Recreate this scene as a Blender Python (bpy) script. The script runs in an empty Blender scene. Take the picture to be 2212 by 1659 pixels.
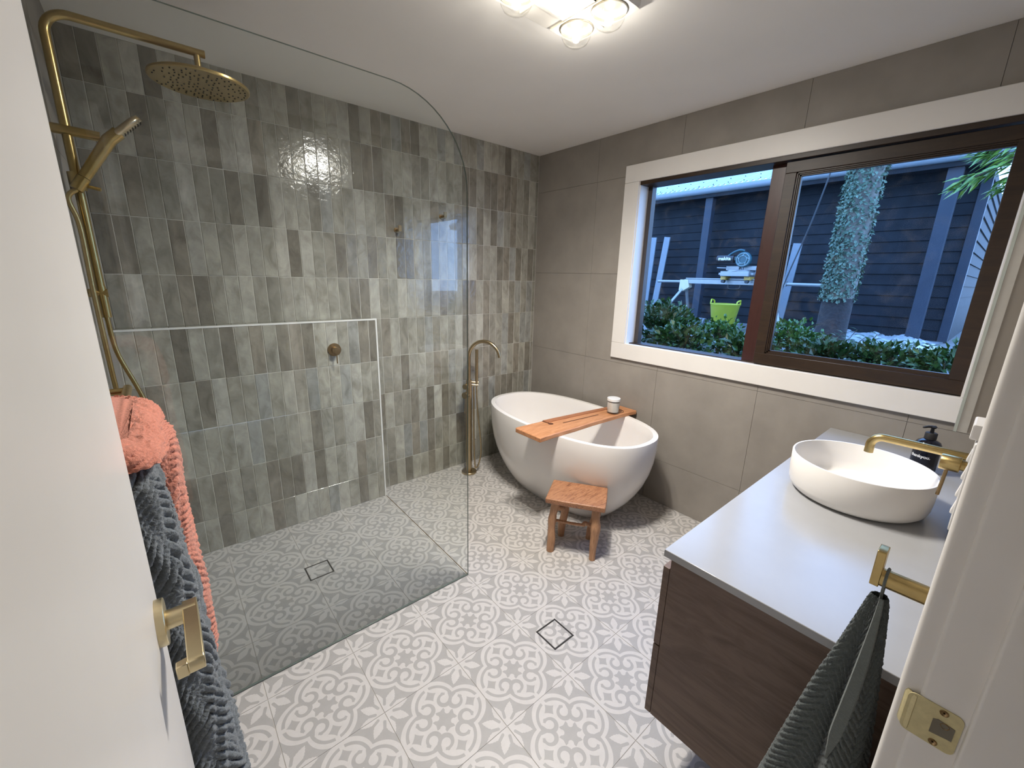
import bpy, bmesh, math, random
from mathutils import Vector, Matrix, Euler
import numpy as np

random.seed(7)
rng = np.random.default_rng(11)
PI = math.pi
scene = bpy.context.scene
COL = scene.collection

# ------------------------------------------------------------------ camera
cam_data = bpy.data.cameras.new('camera')
cam = bpy.data.objects.new('camera', cam_data)
COL.objects.link(cam)
cam_data.sensor_fit = 'HORIZONTAL'
cam_data.sensor_width = 36.0
cam_data.lens = 36.0 * 895.6 / 2212.0
cam_data.clip_start = 0.02
_r = Vector((0.76610, -0.64224, 0.02476))
_u = Vector((0.14263, 0.20745, 0.96779))
_f = Vector((0.62670, 0.73789, -0.25053))
cam.matrix_world = Matrix(((_r.x, _u.x, -_f.x, -2.4481), (_r.y, _u.y, -_f.y, 0.0),
                           (_r.z, _u.z, -_f.z, 1.4839), (0, 0, 0, 1)))
scene.camera = cam

# ------------------------------------------------------------------ sky and exposure
world = bpy.data.worlds.new('sky')
scene.world = world
world.use_nodes = True
wn = world.node_tree
wn.nodes.clear()
_out = wn.nodes.new('ShaderNodeOutputWorld')
_bg = wn.nodes.new('ShaderNodeBackground')
_tc = wn.nodes.new('ShaderNodeTexCoord')
_sp = wn.nodes.new('ShaderNodeSeparateXYZ')
_rp = wn.nodes.new('ShaderNodeValToRGB')
wn.links.new(_tc.outputs['Generated'], _sp.inputs[0])
wn.links.new(_sp.outputs['Z'], _rp.inputs['Fac'])
_rp.color_ramp.elements[0].position = 0.0
_rp.color_ramp.elements[0].color = (0.30, 0.52, 0.95, 1)
_rp.color_ramp.elements[1].position = 1.0
_rp.color_ramp.elements[1].color = (0.19, 0.42, 1.0, 1)
wn.links.new(_rp.outputs['Color'], _bg.inputs['Color'])
_bg.inputs['Strength'].default_value = 4.0
wn.links.new(_bg.outputs[0], _out.inputs['Surface'])

scene.view_settings.view_transform = 'Standard'
scene.view_settings.look = 'None'
scene.view_settings.exposure = 0.70
scene.view_settings.gamma = 1.0
scene.view_settings.use_curve_mapping = False
scene.cycles.use_denoising = True
scene.cycles.max_bounces = 10
scene.cycles.diffuse_bounces = 5
scene.cycles.glossy_bounces = 5
scene.cycles.transparent_max_bounces = 24
scene.cycles.sample_clamp_indirect = 6.0
scene.cycles.caustics_reflective = False
scene.cycles.caustics_refractive = False

LAMP_W = 23.0     # each heat lamp
LED_W = 12.0      # the round middle light
LAMP_RGB = (1.0, 0.935, 0.845)
LED_RGB = (1.0, 0.96, 0.91)


# ------------------------------------------------------------------ helpers
def props(o, label=None, cat=None, group=None, kind=None):
    if label: o['label'] = label
    if cat: o['category'] = cat
    if group: o['group'] = group
    if kind: o['kind'] = kind
    return o


def thing(name, label, cat, loc=(0, 0, 0), group=None, kind=None):
    o = bpy.data.objects.new(name, None)
    COL.objects.link(o)
    o.empty_display_size = 0.05
    o.location = loc
    return props(o, label, cat, group, kind)


class MB:
    """collects faces in world coordinates and links them as one mesh object"""
    def __init__(s):
        s.v = []; s.f = []; s.m = []; s.cm = 0

    def add(s, verts, faces):
        b = len(s.v)
        s.v += [tuple(p) for p in verts]
        s.f += [[b + i for i in f] for f in faces]
        s.m += [s.cm] * len(faces)
        return s

    def box(s, x0, x1, y0, y1, z0, z1):
        return s.obox(((x0 + x1) / 2, (y0 + y1) / 2, (z0 + z1) / 2), (1, 0, 0), (0, 1, 0), (0, 0, 1),
                      abs(x1 - x0) / 2, abs(y1 - y0) / 2, abs(z1 - z0) / 2)

    def obox(s, c, a, b, d, ha, hb, hd):
        c = Vector(c); a = Vector(a).normalized() * ha; b = Vector(b).normalized() * hb; d = Vector(d).normalized() * hd
        v = [c + a * i + b * j + d * k for k in (-1, 1) for j in (-1, 1) for i in (-1, 1)]
        f = [(0, 2, 3, 1), (4, 5, 7, 6), (0, 1, 5, 4), (2, 6, 7, 3), (0, 4, 6, 2), (1, 3, 7, 5)]
        if a.cross(b).dot(d) < 0:
            f = [q[::-1] for q in f]
        return s.add(v, f)

    def bar(s, p0, p1, w, t, up=(0, 0, 1)):
        """rectangular bar from p0 to p1, width w across and thickness t along up"""
        p0 = Vector(p0); p1 = Vector(p1); d = (p1 - p0); n = Vector(up)
        a = d.cross(n)
        if a.length < 1e-6: a = d.cross(Vector((1, 0, 0)))
        a.normalize(); n = a.cross(d).normalized()
        return s.obox((p0 + p1) / 2, a, d, n, w / 2, d.length / 2, t / 2)

    def tube(s, pts, r, seg=14, caps=True, closed=False):
        pts = [Vector(p) for p in pts]; n = len(pts)
        rs = [r] * n if not hasattr(r, '__len__') else list(r)
        T = []
        for i in range(n):
            if closed: t = pts[(i + 1) % n] - pts[i - 1]
            else: t = pts[min(i + 1, n - 1)] - pts[max(i - 1, 0)]
            T.append(t.normalized())
        nrm = T[0].orthogonal().normalized()
        V = []; 
        for i in range(n):
            if i: nrm = (nrm - T[i] * nrm.dot(T[i])).normalized()
            bi = T[i].cross(nrm)
            for k in range(seg):
                a = 2 * PI * k / seg
                V.append(pts[i] + (nrm * math.cos(a) + bi * math.sin(a)) * rs[i])
        F = []
        m = n if closed else n - 1
        for i in range(m):
            for k in range(seg):
                a = i * seg + k; b = i * seg + (k + 1) % seg
                c = ((i + 1) % n) * seg + (k + 1) % seg; d = ((i + 1) % n) * seg + k
                F.append((a, b, c, d))
        if caps and not closed:
            F.append(tuple(range(seg))[::-1]); F.append(tuple((n - 1) * seg + k for k in range(seg)))
        return s.add(V, F)

    def cyl(s, p0, p1, r, seg=24, r1=None):
        return s.tube([p0, p1], [r, r if r1 is None else r1], seg)

    def lathe(s, prof, c=(0, 0, 0), axis=(0, 0, 1), seg=32, caps=True):
        """prof: list of (radius, height along axis)"""
        ax = Vector(axis).normalized(); a = ax.orthogonal().normalized(); b = ax.cross(a); c = Vector(c)
        V = []; F = []
        for r, h in prof:
            for k in range(seg):
                t = 2 * PI * k / seg
                V.append(c + ax * h + (a * math.cos(t) + b * math.sin(t)) * r)
        for i in range(len(prof) - 1):
            for k in range(seg):
                F.append((i * seg + k, i * seg + (k + 1) % seg, (i + 1) * seg + (k + 1) % seg, (i + 1) * seg + k))
        if caps:
            F.append(tuple(range(seg))[::-1]); F.append(tuple((len(prof) - 1) * seg + k for k in range(seg)))
        return s.add(V, F)

    def loft(s, rings, cap0=True, cap1=True, closed=True):
        n = len(rings[0]); V = [p for r in rings for p in r]; F = []
        for i in range(len(rings) - 1):
            for k in range(n if closed else n - 1):
                F.append((i * n + k, i * n + (k + 1) % n, (i + 1) * n + (k + 1) % n, (i + 1) * n + k))
        if cap0: F.append(tuple(range(n))[::-1])
        if cap1: F.append(tuple((len(rings) - 1) * n + k for k in range(n)))
        return s.add(V, F)

    def prism(s, poly, fn, h0, h1):
        """poly: 2-D outline, fn(a, b, h) -> 3-D point"""
        n = len(poly)
        V = [fn(a, b, h0) for a, b in poly] + [fn(a, b, h1) for a, b in poly]
        F = [tuple(range(n))[::-1], tuple(range(n, 2 * n))]
        F += [(k, (k + 1) % n, n + (k + 1) % n, n + k) for k in range(n)]
        return s.add(V, F)

    def build(s, name, mat, parent=None, smooth=40, bevel=0, seg=2, origin=None, sub=0):
        me = bpy.data.meshes.new(name)
        o0 = Vector(origin) if origin is not None else Vector((0, 0, 0))
        base = Vector((0, 0, 0))
        p = parent
        while p is not None:
            base += p.location; p = p.parent
        loc = o0 if origin is not None else base
        me.from_pydata([(v[0] - loc.x, v[1] - loc.y, v[2] - loc.z) for v in s.v], [], s.f)
        mats = mat if isinstance(mat, (list, tuple)) else [mat]
        for m in mats: me.materials.append(m)
        if len(mats) > 1:
            me.polygons.foreach_set('material_index', s.m)
        bm = bmesh.new(); bm.from_mesh(me)
        bmesh.ops.recalc_face_normals(bm, faces=bm.faces)
        bm.to_mesh(me); bm.free()
        if smooth:
            me.polygons.foreach_set('use_smooth', [True] * len(me.polygons))
            me.set_sharp_from_angle(angle=math.radians(smooth))
        o = bpy.data.objects.new(name, me)
        COL.objects.link(o)
        if parent is not None:
            o.parent = parent
            o.location = loc - base
        else:
            o.location = loc
        if bevel:
            md = o.modifiers.new('bevel', 'BEVEL'); md.width = bevel; md.segments = seg
            md.limit_method = 'ANGLE'; md.angle_limit = math.radians(40)
        if sub:
            md = o.modifiers.new('subdivision', 'SUBSURF'); md.levels = sub; md.render_levels = sub
        return o


def arc_pts(c, a, b, r, t0, t1, n):
    c = Vector(c); a = Vector(a).normalized(); b = Vector(b).normalized()
    return [c + (a * math.cos(t0 + (t1 - t0) * i / n) + b * math.sin(t0 + (t1 - t0) * i / n)) * r for i in range(n + 1)]


def spline(pts, n=8):
    """Catmull-Rom through the points"""
    P = [Vector(p) for p in pts]; out = []
    for i in range(len(P) - 1):
        p0 = P[max(i - 1, 0)]; p1 = P[i]; p2 = P[i + 1]; p3 = P[min(i + 2, len(P) - 1)]
        for k in range(n):
            t = k / n
            out.append(0.5 * ((2 * p1) + (p2 - p0) * t + (2 * p0 - 5 * p1 + 4 * p2 - p3) * t * t + (3 * p1 - p0 - 3 * p2 + p3) * t ** 3))
    out.append(P[-1])
    return out


def rrect(w, h, r, n=5):
    pts = []
    for cx, cy, t in ((w / 2 - r, h / 2 - r, 0), (-w / 2 + r, h / 2 - r, PI / 2), (-w / 2 + r, -h / 2 + r, PI), (w / 2 - r, -h / 2 + r, 1.5 * PI)):
        for k in range(n + 1):
            a = t + PI / 2 * k / n
            pts.append((cx + r * math.cos(a), cy + r * math.sin(a)))
    return pts


# ------------------------------------------------------------------ materials
class Nd:
    """small node-graph writer with arithmetic"""
    def __init__(s, mat): s.t = mat.node_tree
    def new(s, kind, **kw):
        n = s.t.nodes.new(kind)
        for k, v in kw.items(): setattr(n, k, v)
        return n
    def link(s, a, b): s.t.links.new(a, b)
    def math(s, op, *a):
        n = s.t.nodes.new('ShaderNodeMath'); n.operation = op
        for i, x in enumerate(a):
            if isinstance(x, E): s.t.links.new(x.s, n.inputs[i])
            else: n.inputs[i].default_value = float(x)
        return E(s, n.outputs[0])


class E:
    def __init__(s, nd, sock): s.nd = nd; s.s = sock
    def __add__(s, o): return s.nd.math('ADD', s, o)
    __radd__ = __add__
    def __sub__(s, o): return s.nd.math('SUBTRACT', s, o)
    def __rsub__(s, o): return s.nd.math('SUBTRACT', o, s)
    def __mul__(s, o): return s.nd.math('MULTIPLY', s, o)
    __rmul__ = __mul__
    def __truediv__(s, o): return s.nd.math('DIVIDE', s, o)


def mat_new(name):
    m = bpy.data.materials.new(name); m.use_nodes = True
    m.node_tree.nodes.clear()
    nd = Nd(m)
    out = nd.new('ShaderNodeOutputMaterial'); b = nd.new('ShaderNodeBsdfPrincipled')
    nd.link(b.outputs[0], out.inputs['Surface'])
    return m, nd, b, out


def coords(nd, kind='Object', scale=(1, 1, 1), rot=(0, 0, 0)):
    t = nd.new('ShaderNodeTexCoord'); mp = nd.new('ShaderNodeMapping')
    mp.inputs['Scale'].default_value = scale; mp.inputs['Rotation'].default_value = rot
    nd.link(t.outputs[kind], mp.inputs['Vector'])
    return mp.outputs[0]


def noise(nd, vec, scale, detail=4, rough=.55, dist=0):
    n = nd.new('ShaderNodeTexNoise'); n.inputs['Scale'].default_value = scale
    n.inputs['Detail'].default_value = detail; n.inputs['Roughness'].default_value = rough
    n.inputs['Distortion'].default_value = dist
    if vec is not None: nd.link(vec, n.inputs['Vector'])
    return n.outputs['Fac']


def ramp(nd, fac, stops):
    r = nd.new('ShaderNodeValToRGB'); cr = r.color_ramp
    while len(cr.elements) < len(stops): cr.elements.new(0.5)
    for e, (p, c) in zip(cr.elements, stops):
        e.position = p; e.color = (*c, 1)
    nd.link(fac, r.inputs['Fac'])
    return r.outputs['Color']


def bump(nd, bsdf, height, strength=.2, dist=.002):
    b = nd.new('ShaderNodeBump'); b.inputs['Strength'].default_value = strength; b.inputs['Distance'].default_value = dist
    nd.link(height, b.inputs['Height']); nd.link(b.outputs[0], bsdf.inputs['Normal'])


def simple(name, c, rough=.5, metal=0, var=.06, scale=20, bmp=0, spec=.5, coat=0, bscale=None, kind='Object', bdist=.002):
    m, nd, b, _ = mat_new(name)
    v = coords(nd, kind)
    lo = tuple(max(0, x * (1 - var)) for x in c); hi = tuple(min(1, x * (1 + var)) for x in c)
    nd.link(ramp(nd, noise(nd, v, scale), [(.3, lo), (.7, hi)]), b.inputs['Base Color'])
    b.inputs['Roughness'].default_value = rough; b.inputs['Metallic'].default_value = metal
    b.inputs['Specular IOR Level'].default_value = spec
    b.inputs['Coat Weight'].default_value = coat; b.inputs['Coat Roughness'].default_value = .05
    if bmp: bump(nd, b, noise(nd, v, bscale or scale * 4, 5), bmp, bdist)
    return m


def wood(name, cols, scale, rough=.45, rot=(0, 0, 0), stretch=(1, 12, 12), dist=1.5, coat=0):
    m, nd, b, _ = mat_new(name)
    v = coords(nd, 'Object', stretch, rot)
    n1 = noise(nd, v, scale, 8, .62, dist)
    nd.link(ramp(nd, n1, cols), b.inputs['Base Color'])
    b.inputs['Roughness'].default_value = rough
    b.inputs['Coat Weight'].default_value = coat; b.inputs['Coat Roughness'].default_value = .2
    bump(nd, b, n1, .15, .001)
    return m


def glassy(name, tint, rough=0.0, ior=1.5):
    """clear pane: straight-through tinted transmission under a Fresnel reflection"""
    m, nd, b, out = mat_new(name)
    m.node_tree.nodes.remove(b)
    tr = nd.new('ShaderNodeBsdfTransparent'); tr.inputs['Color'].default_value = (*tint, 1)
    gl = nd.new('ShaderNodeBsdfGlossy'); gl.inputs['Roughness'].default_value = rough
    fr = nd.new('ShaderNodeFresnel')
    # the node inverts the index on back faces; undo that so that a thin pane reflects alike from both sides
    ge = nd.new('ShaderNodeNewGeometry')
    iv = E(nd, ge.outputs['Backfacing']) * (1 / ior - ior) + ior
    nd.link(iv.s, fr.inputs['IOR'])
    mx = nd.new('ShaderNodeMixShader')
    nd.link(fr.outputs[0], mx.inputs[0]); nd.link(tr.outputs[0], mx.inputs[1]); nd.link(gl.outputs[0], mx.inputs[2])
    nd.link(mx.outputs[0], out.inputs['Surface'])
    return m, nd, mx, out


def emit(name, c, s):
    m, nd, b, _ = mat_new(name)
    b.inputs['Base Color'].default_value = (*c, 1)
    b.inputs['Emission Color'].default_value = (*c, 1); b.inputs['Emission Strength'].default_value = s
    return m


M = {}
M['white_paint'] = simple('white_paint', (.80, .775, .74), .38, var=.02, scale=6, bmp=.08, bscale=90)
M['door_paint'] = simple('door_paint', (.80, .775, .745), .30, var=.02, scale=4, bmp=.05, bscale=12, bdist=.004)
M['ceiling'] = simple('ceiling_paint', (.90, .885, .85), .9, var=.015, scale=3)
M['stone_tile'] = simple('stone_tile', (.30, .275, .245), .55, var=.10, scale=5, bmp=.10, bscale=60)
M['stone_grout'] = simple('stone_grout', (.255, .235, .21), .9, var=.05)
M['grout'] = simple('pale_grout', (.56, .545, .50), .85, var=.06, scale=40)
M['floor_grout'] = simple('floor_grout', (.46, .44, .42), .9, var=.06, scale=40)
M['trim_white'] = simple('white_tile_trim', (.78, .78, .76), .35, var=.02)
M['brass'] = simple('brushed_brass', (.52, .385, .165), .28, 1, var=.06, scale=60, bmp=.05, bscale=400)
M['brass_dark'] = simple('aged_brass', (.36, .25, .13), .34, 1, var=.08, scale=60)
M['nickel_brass'] = simple('soft_brass', (.45, .36, .225), .30, 1, var=.05, scale=60)
M['door_brass'] = simple('pale_brass', (.72, .61, .38), .30, 1, var=.04, scale=40)
M['rubber'] = simple('black_rubber', (.015, .013, .012), .6)
M['ceramic'] = simple('white_bath_resin', (.84, .815, .785), .09, var=.012, scale=3, spec=.5)
M['basin'] = simple('matt_white_ceramic', (.84, .815, .78), .40, var=.012, scale=3)
M['quartz'] = simple('pale_quartz', (.35, .355, .365), .22, var=.02, scale=14, spec=.5)
M['cream_metal'] = simple('cream_metal', (.62, .54, .30), .45, .35, var=.08, scale=120, bmp=.1, bscale=300)
M['dark'] = simple('dark_recess', (.02, .018, .016), .7)
M['switch'] = simple('white_plastic', (.80, .79, .78), .35, var=.01)
M['bottle'] = simple('black_gloss_plastic', (.006, .006, .012), .12, var=.1)
M['print_white'] = simple('white_print', (.85, .85, .85), .5, var=.01)
M['wax'] = simple('candle_wax', (.86, .82, .74), .5, var=.02)
M['tray'] = wood('oiled_tray_timber', [(.2, (.30, .125, .055)), (.45, (.50, .225, .10)), (.6, (.60, .29, .14)), (.8, (.40, .165, .075))], 3.0, .42, (0, 0, 0), (2.2, 16, 16), 1.2)
M['stool'] = wood('acacia', [(.25, (.10, .042, .022)), (.42, (.27, .115, .058)), (.56, (.41, .20, .10)), (.72, (.24, .095, .05)), (.85, (.12, .048, .026))], 3.4, .42, (0, 0, 0), (3, 22, 22), 1.6)
M['stool_leg'] = wood('acacia_leg', [(.2, (.22, .11, .055)), (.45, (.40, .21, .11)), (.65, (.52, .29, .16)), (.85, (.32, .16, .08))], 3.4, .5, (0, 0, 0), (26, 26, 3), 1.2)
M['walnut'] = wood('dark_walnut_laminate', [(.2, (.050, .029, .021)), (.42, (.105, .066, .048)), (.6, (.150, .100, .075)), (.85, (.070, .042, .031))], 2.0, .5, (.35, .35, 0), (1.5, 1.2, 8), 2.4)
M['window_timber'] = wood('dark_window_timber', [(.2, (.011, .005, .0025)), (.5, (.028, .014, .006)), (.8, (.044, .023, .010))], 3.0, .42, (0, 0, 0), (14, 2, 14), 1.0, 0)
M['window_red'] = wood('red_window_timber', [(.2, (.024, .007, .006)), (.5, (.050, .016, .013)), (.8, (.038, .014, .011))], 3.0, .35, (0, 0, 0), (14, 14, 2), 1.0)
M['boards'] = simple('dark_weatherboard_paint', (.014, .017, .021), .6, var=.25, scale=6, bmp=.3, bscale=30, spec=.12)
M['post'] = simple('slate_post_paint', (.034, .043, .058), .5, var=.08, scale=8, spec=.2)
M['roof'] = simple('weathered_roof_steel', (.30, .36, .365), .5, .1, var=.15, scale=5)
M['gutter'] = simple('pale_gutter', (.17, .20, .22), .4, var=.06)
M['plank'] = simple('primed_plank', (.17, .20, .225), .6, var=.05)
M['soil'] = simple('garden_soil', (.05, .042, .035), .95, var=.4, scale=12, bmp=.5)
M['concrete'] = simple('outdoor_concrete', (.14, .145, .14), .9, var=.12, scale=8)
M['plastic_sheet'] = simple('pale_plastic_sheet', (.34, .37, .38), .22, var=.1, scale=8)
M['bucket'] = simple('yellow_green_tub', (.42, .45, .035), .4, var=.03)
M['saw_teal'] = simple('teal_saw_plastic', (.012, .068, .084), .35)
M['saw_black'] = simple('black_saw_plastic', (.012, .013, .015), .4)
M['alu'] = simple('cast_aluminium', (.27, .28, .28), .4, .5, var=.06)
M['saw_yellow'] = simple('yellow_clamp', (.62, .38, .08), .45)
M['rope'] = simple('grey_rope', (.05, .053, .056), .8)
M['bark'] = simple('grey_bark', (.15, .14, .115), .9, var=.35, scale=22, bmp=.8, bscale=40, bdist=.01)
M['bark_dark'] = simple('dark_lower_bark', (.030, .027, .027), .9, var=.3, scale=22, bmp=.8, bscale=40, bdist=.01)  # lower trunk, darker than the bark above
M['stem'] = simple('brown_stem', (.09, .07, .04), .8)
M['shower_glass_edge'] = simple('glass_edge_green', (.20, .25, .225), .15)
M['mirror'] = simple('mirror_silver', (.88, .89, .89), .02, 1, var=.003)
M['mirror_edge'] = simple('mirror_edge', (.52, .58, .55), .2)
M['reflector'] = simple('lamp_reflector', (.88, .87, .85), .3, .55, var=.01)
M['filament'] = emit('glowing_filament', (1.0, .90, .74), 14)
M['led'] = emit('lit_diffuser', (1.0, .95, .86), 5)
M['lamp_glass'], *_x = glassy('lamp_glass', (.97, .97, .96))
M['candle_glass'], *_x = glassy('candle_glass', (.93, .93, .93))
M['shower_glass'], *_x = glassy('shower_glass', (.95, .968, .958))


def pane_material():
    m, nd, mx, out = glassy('window_glass', (.95, .965, .97), 0.0, 1.13)
    v = coords(nd, 'Object')
    n = noise(nd, v, 9, 8, .7, 1.0)
    k = nd.new('ShaderNodeMapRange'); k.inputs[1].default_value = .52; k.inputs[2].default_value = .85
    k.inputs[3].default_value = 0.0; k.inputs[4].default_value = .06
    nd.link(n, k.inputs[0])
    d = nd.new('ShaderNodeBsdfDiffuse'); d.inputs['Color'].default_value = (.6, .6, .6, 1)
    m2 = nd.new('ShaderNodeMixShader')
    nd.link(k.outputs[0], m2.inputs[0]); nd.link(mx.outputs[0], m2.inputs[1]); nd.link(d.outputs[0], m2.inputs[2])
    nd.link(m2.outputs[0], out.inputs['Surface'])
    return m


M['pane'] = pane_material()


def glaze_material():
    """hand-glazed tile: the colour of each tile is its object colour, clouded by noise"""
    m, nd, b, _ = mat_new('glazed_tile')
    oi = nd.new('ShaderNodeObjectInfo')
    tc = nd.new('ShaderNodeTexCoord')
    va = nd.new('ShaderNodeVectorMath'); va.operation = 'ADD'
    sc = nd.new('ShaderNodeVectorMath'); sc.operation = 'SCALE'; sc.inputs['Scale'].default_value = 37.0
    cb = nd.new('ShaderNodeCombineXYZ')
    for i in range(3): nd.link(oi.outputs['Random'], cb.inputs[i])
    nd.link(cb.outputs[0], sc.inputs[0])
    nd.link(tc.outputs['Object'], va.inputs[0]); nd.link(sc.outputs[0], va.inputs[1])
    st = nd.new('ShaderNodeVectorMath'); st.operation = 'MULTIPLY'; st.inputs[1].default_value = (1.0, 1.0, .55)
    nd.link(va.outputs[0], st.inputs[0])
    n = noise(nd, st.outputs[0], 15, 6, .62, .8)
    mul = nd.new('ShaderNodeMix'); mul.data_type = 'RGBA'; mul.blend_type = 'MULTIPLY'; mul.inputs[0].default_value = 1.0
    nd.link(oi.outputs['Color'], mul.inputs[6])
    nd.link(ramp(nd, n, [(.28, (.56, .55, .53)), (.5, (.86, .86, .86)), (.74, (1.16, 1.17, 1.16))]), mul.inputs[7])
    nd.link(mul.outputs[2], b.inputs['Base Color'])
    b.inputs['Roughness'].default_value = .13
    b.inputs['Specular IOR Level'].default_value = .55
    bump(nd, b, noise(nd, va.outputs[0], 42, 3, .5), .42, .003)
    return m


M['glaze'] = glaze_material()

# the printed pattern of the floor tiles, written once as arithmetic and turned into nodes
def F_of(nd):
    class F: pass
    F.abs = staticmethod(lambda a: nd.math('ABSOLUTE', a)); F.sqrt = staticmethod(lambda a: nd.math('SQRT', a))
    F.max = staticmethod(lambda a, b: nd.math('MAXIMUM', a, b)); F.min = staticmethod(lambda a, b: nd.math('MINIMUM', a, b))
    F.lt = staticmethod(lambda a, b: nd.math('LESS_THAN', a, b)); F.pow = staticmethod(lambda a, b: nd.math('POWER', a, b))
    F.atan2 = staticmethod(lambda a, b: nd.math('ARCTAN2', a, b)); F.sin = staticmethod(lambda a: nd.math('SINE', a))
    F.cos = staticmethod(lambda a: nd.math('COSINE', a)); F.fract = staticmethod(lambda a: nd.math('FRACT', a))
    return F


def pattern(x,y,F):
    a=F.abs(x);b=F.abs(y)
    u=F.max(a,b);v=F.min(a,b)
    L=lambda p,q:F.sqrt((p*p)+(q*q))
    lt=F.lt  # 1 if a<b
    AND=F.min;OR=F.max
    NOT=lambda z:1.0-z
    # lobes
    central=lt(u,.3)
    d1=L(u-.489,v);d2=L(u-.45,v)
    out=lt(.531,d1)*lt(.35,u)            # flower field
    inm=OR(lt(d2,.462),central)
    ini=OR(lt(d2,.392),central)
    knot=AND(lt(v,.05),lt(.8,u))
    ring_gray=AND(AND(inm,NOT(ini)),NOT(knot))
    # curls
    hx=u-.425;hy=v-.228
    dh=L(hx,hy)
    curl_o=lt(L(u-.405,v-.222),.178)
    hole=lt(dh,.098)
    an=F.atan2(hy,hx)
    opening=AND(lt(.62,an),lt(an,2.1))
    sd=(u-v)*.7071
    stem=AND(lt(sd,.042+F.max(u-.40,0.0*u)*.5),AND(lt(.27,u),lt(u,.52)))
    curl=AND(curl_o,NOT(OR(hole,opening)))
    tip=AND(lt(L(u-.56,v-.25),.04),lt(.098,dh))
    curl=OR(OR(curl,tip),AND(stem,NOT(hole)))
    # star
    st=lt(F.pow(F.abs(u-.68)/.15,.8)+F.pow(v/.15,.8),1.0)
    # centre cross
    lobe=OR(lt(L(u-.14,v-.14),.062),AND(lt(.28,u+v),lt(sd,.045)))
    cr=AND(AND(lt(u,.255-.03*(1.0-v/.1)),OR(lt(v,.105),lt(u,.14))),NOT(lobe))
    inner_gray=OR(OR(curl,st),cr)
    gray_in=OR(ring_gray,AND(AND(ini,inner_gray),NOT(ring_gray)))
    # flower
    p=1.0-u;q=1.0-v   # p<=q : fold about diagonal
    r=L(p,q)+1e-5
    th=F.atan2(p,q)                      # 0 (grid line) .. pi/4 (diagonal)
    th=F.abs(th-PI/8)                 # 0 at the gap .. pi/8 on a petal axis
    perp=r*F.sin(PI/8-th)
    tt=F.max((r-.33)/.245,0.0*r)
    saw=F.abs(F.fract(r*17.0)-.5)*.022
    w=.098*(1.0-F.pow(tt,1.7))+saw*lt(.3,r)*lt(r,.53)
    petal=AND(lt(perp,w),lt(r,.575))
    gx=r*F.cos(th);gy=r*F.sin(th)
    gap=AND(lt(gy,.034+.0*r),AND(lt(.205,r),lt(r,.42)))
    gap=OR(gap,lt(L(gx-.205,gy),.034))
    flower=AND(petal,NOT(gap))
    g=out*NOT(flower)+(1.0-out)*gray_in
    return g



def floor_material():
    m, nd, b, _ = mat_new('printed_floor_tile')
    tc = nd.new('ShaderNodeTexCoord'); sp = nd.new('ShaderNodeSeparateXYZ')
    nd.link(tc.outputs['Object'], sp.inputs[0])
    wrap = lambda q: nd.math('FRACT', q * (1 / .304) + .5) * 2.0 - 1.0
    x = wrap(E(nd, sp.outputs['X'])); y = wrap(E(nd, sp.outputs['Y']))
    g = pattern(x, y, F_of(nd))
    mx = nd.new('ShaderNodeMix'); mx.data_type = 'RGBA'
    nd.link(g.s, mx.inputs[0])
    mx.inputs[6].default_value = (.57, .548, .527, 1); mx.inputs[7].default_value = (.39, .377, .364, 1)
    n = noise(nd, tc.outputs['Object'], 30, 3)
    ml = nd.new('ShaderNodeMix'); ml.data_type = 'RGBA'; ml.blend_type = 'MULTIPLY'; ml.inputs[0].default_value = 1
    nd.link(mx.outputs[2], ml.inputs[6]); nd.link(ramp(nd, n, [(.3, (.96, .96, .96)), (.7, (1.03, 1.03, 1.03))]), ml.inputs[7])
    nd.link(ml.outputs[2], b.inputs['Base Color'])
    b.inputs['Roughness'].default_value = .42
    return m


M['floor_tile'] = floor_material()


def cloth(name, c, var=.3):
    m, nd, b, _ = mat_new(name)
    v = coords(nd)
    n = noise(nd, v, 240, 4, .7)
    nd.link(ramp(nd, n, [(.25, tuple(x * (1 - var) for x in c)), (.75, tuple(min(1, x * (1 + var)) for x in c))]), b.inputs['Base Color'])
    b.inputs['Roughness'].default_value = .95; b.inputs['Specular IOR Level'].default_value = .1
    b.inputs['Sheen Weight'].default_value = .25; b.inputs['Sheen Roughness'].default_value = .5
    bump(nd, b, n, .8, .003)
    return m


M['coral_towel'] = cloth('coral_terry', (.60, .235, .165))
M['grey_towel'] = cloth('slate_terry', (.165, .185, .20))
M['hand_towel'] = cloth('dark_green_grey_terry', (.085, .10, .10))
M['hand_hem'] = cloth('grey_green_hem', (.135, .155, .15), .1)


def leaf_material(name, a, b_, gloss=.3):
    m, nd, b, _ = mat_new(name)
    v = coords(nd)
    n = noise(nd, v, 30, 2)
    nd.link(ramp(nd, n, [(.3, a), (.7, b_)]), b.inputs['Base Color'])
    b.inputs['Roughness'].default_value = gloss
    return m


M['leaf_dark'] = leaf_material('dark_glossy_leaf', (.014, .048, .012), (.055, .135, .03))
M['leaf_mid'] = leaf_material('mid_green_leaf', (.03, .10, .02), (.08, .20, .04))
M['leaf_pale'] = leaf_material('grey_green_creeper_leaf', (.05, .10, .065), (.15, .22, .15), .5)
M['leaf_light'] = leaf_material('bright_branch_leaf', (.06, .16, .04), (.22, .34, .05), .3)


# ================================================================== the room shell
H = 2.4; L = 2.618; W = 2.618; YV = -0.015          # ceiling, left wall, tiled wall, vanity wall
GX = -1.427; GY = 1.513                              # shower screen end and plane
LY = 2.512; LZ = 1.213                               # ledge face and top
HOLE = (0.06, 1.675, 1.055, 2.085)                   # window opening y0 y1 z0 z1


def structure(name, label, cat):
    return thing(name, label, cat, kind='structure')


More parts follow.
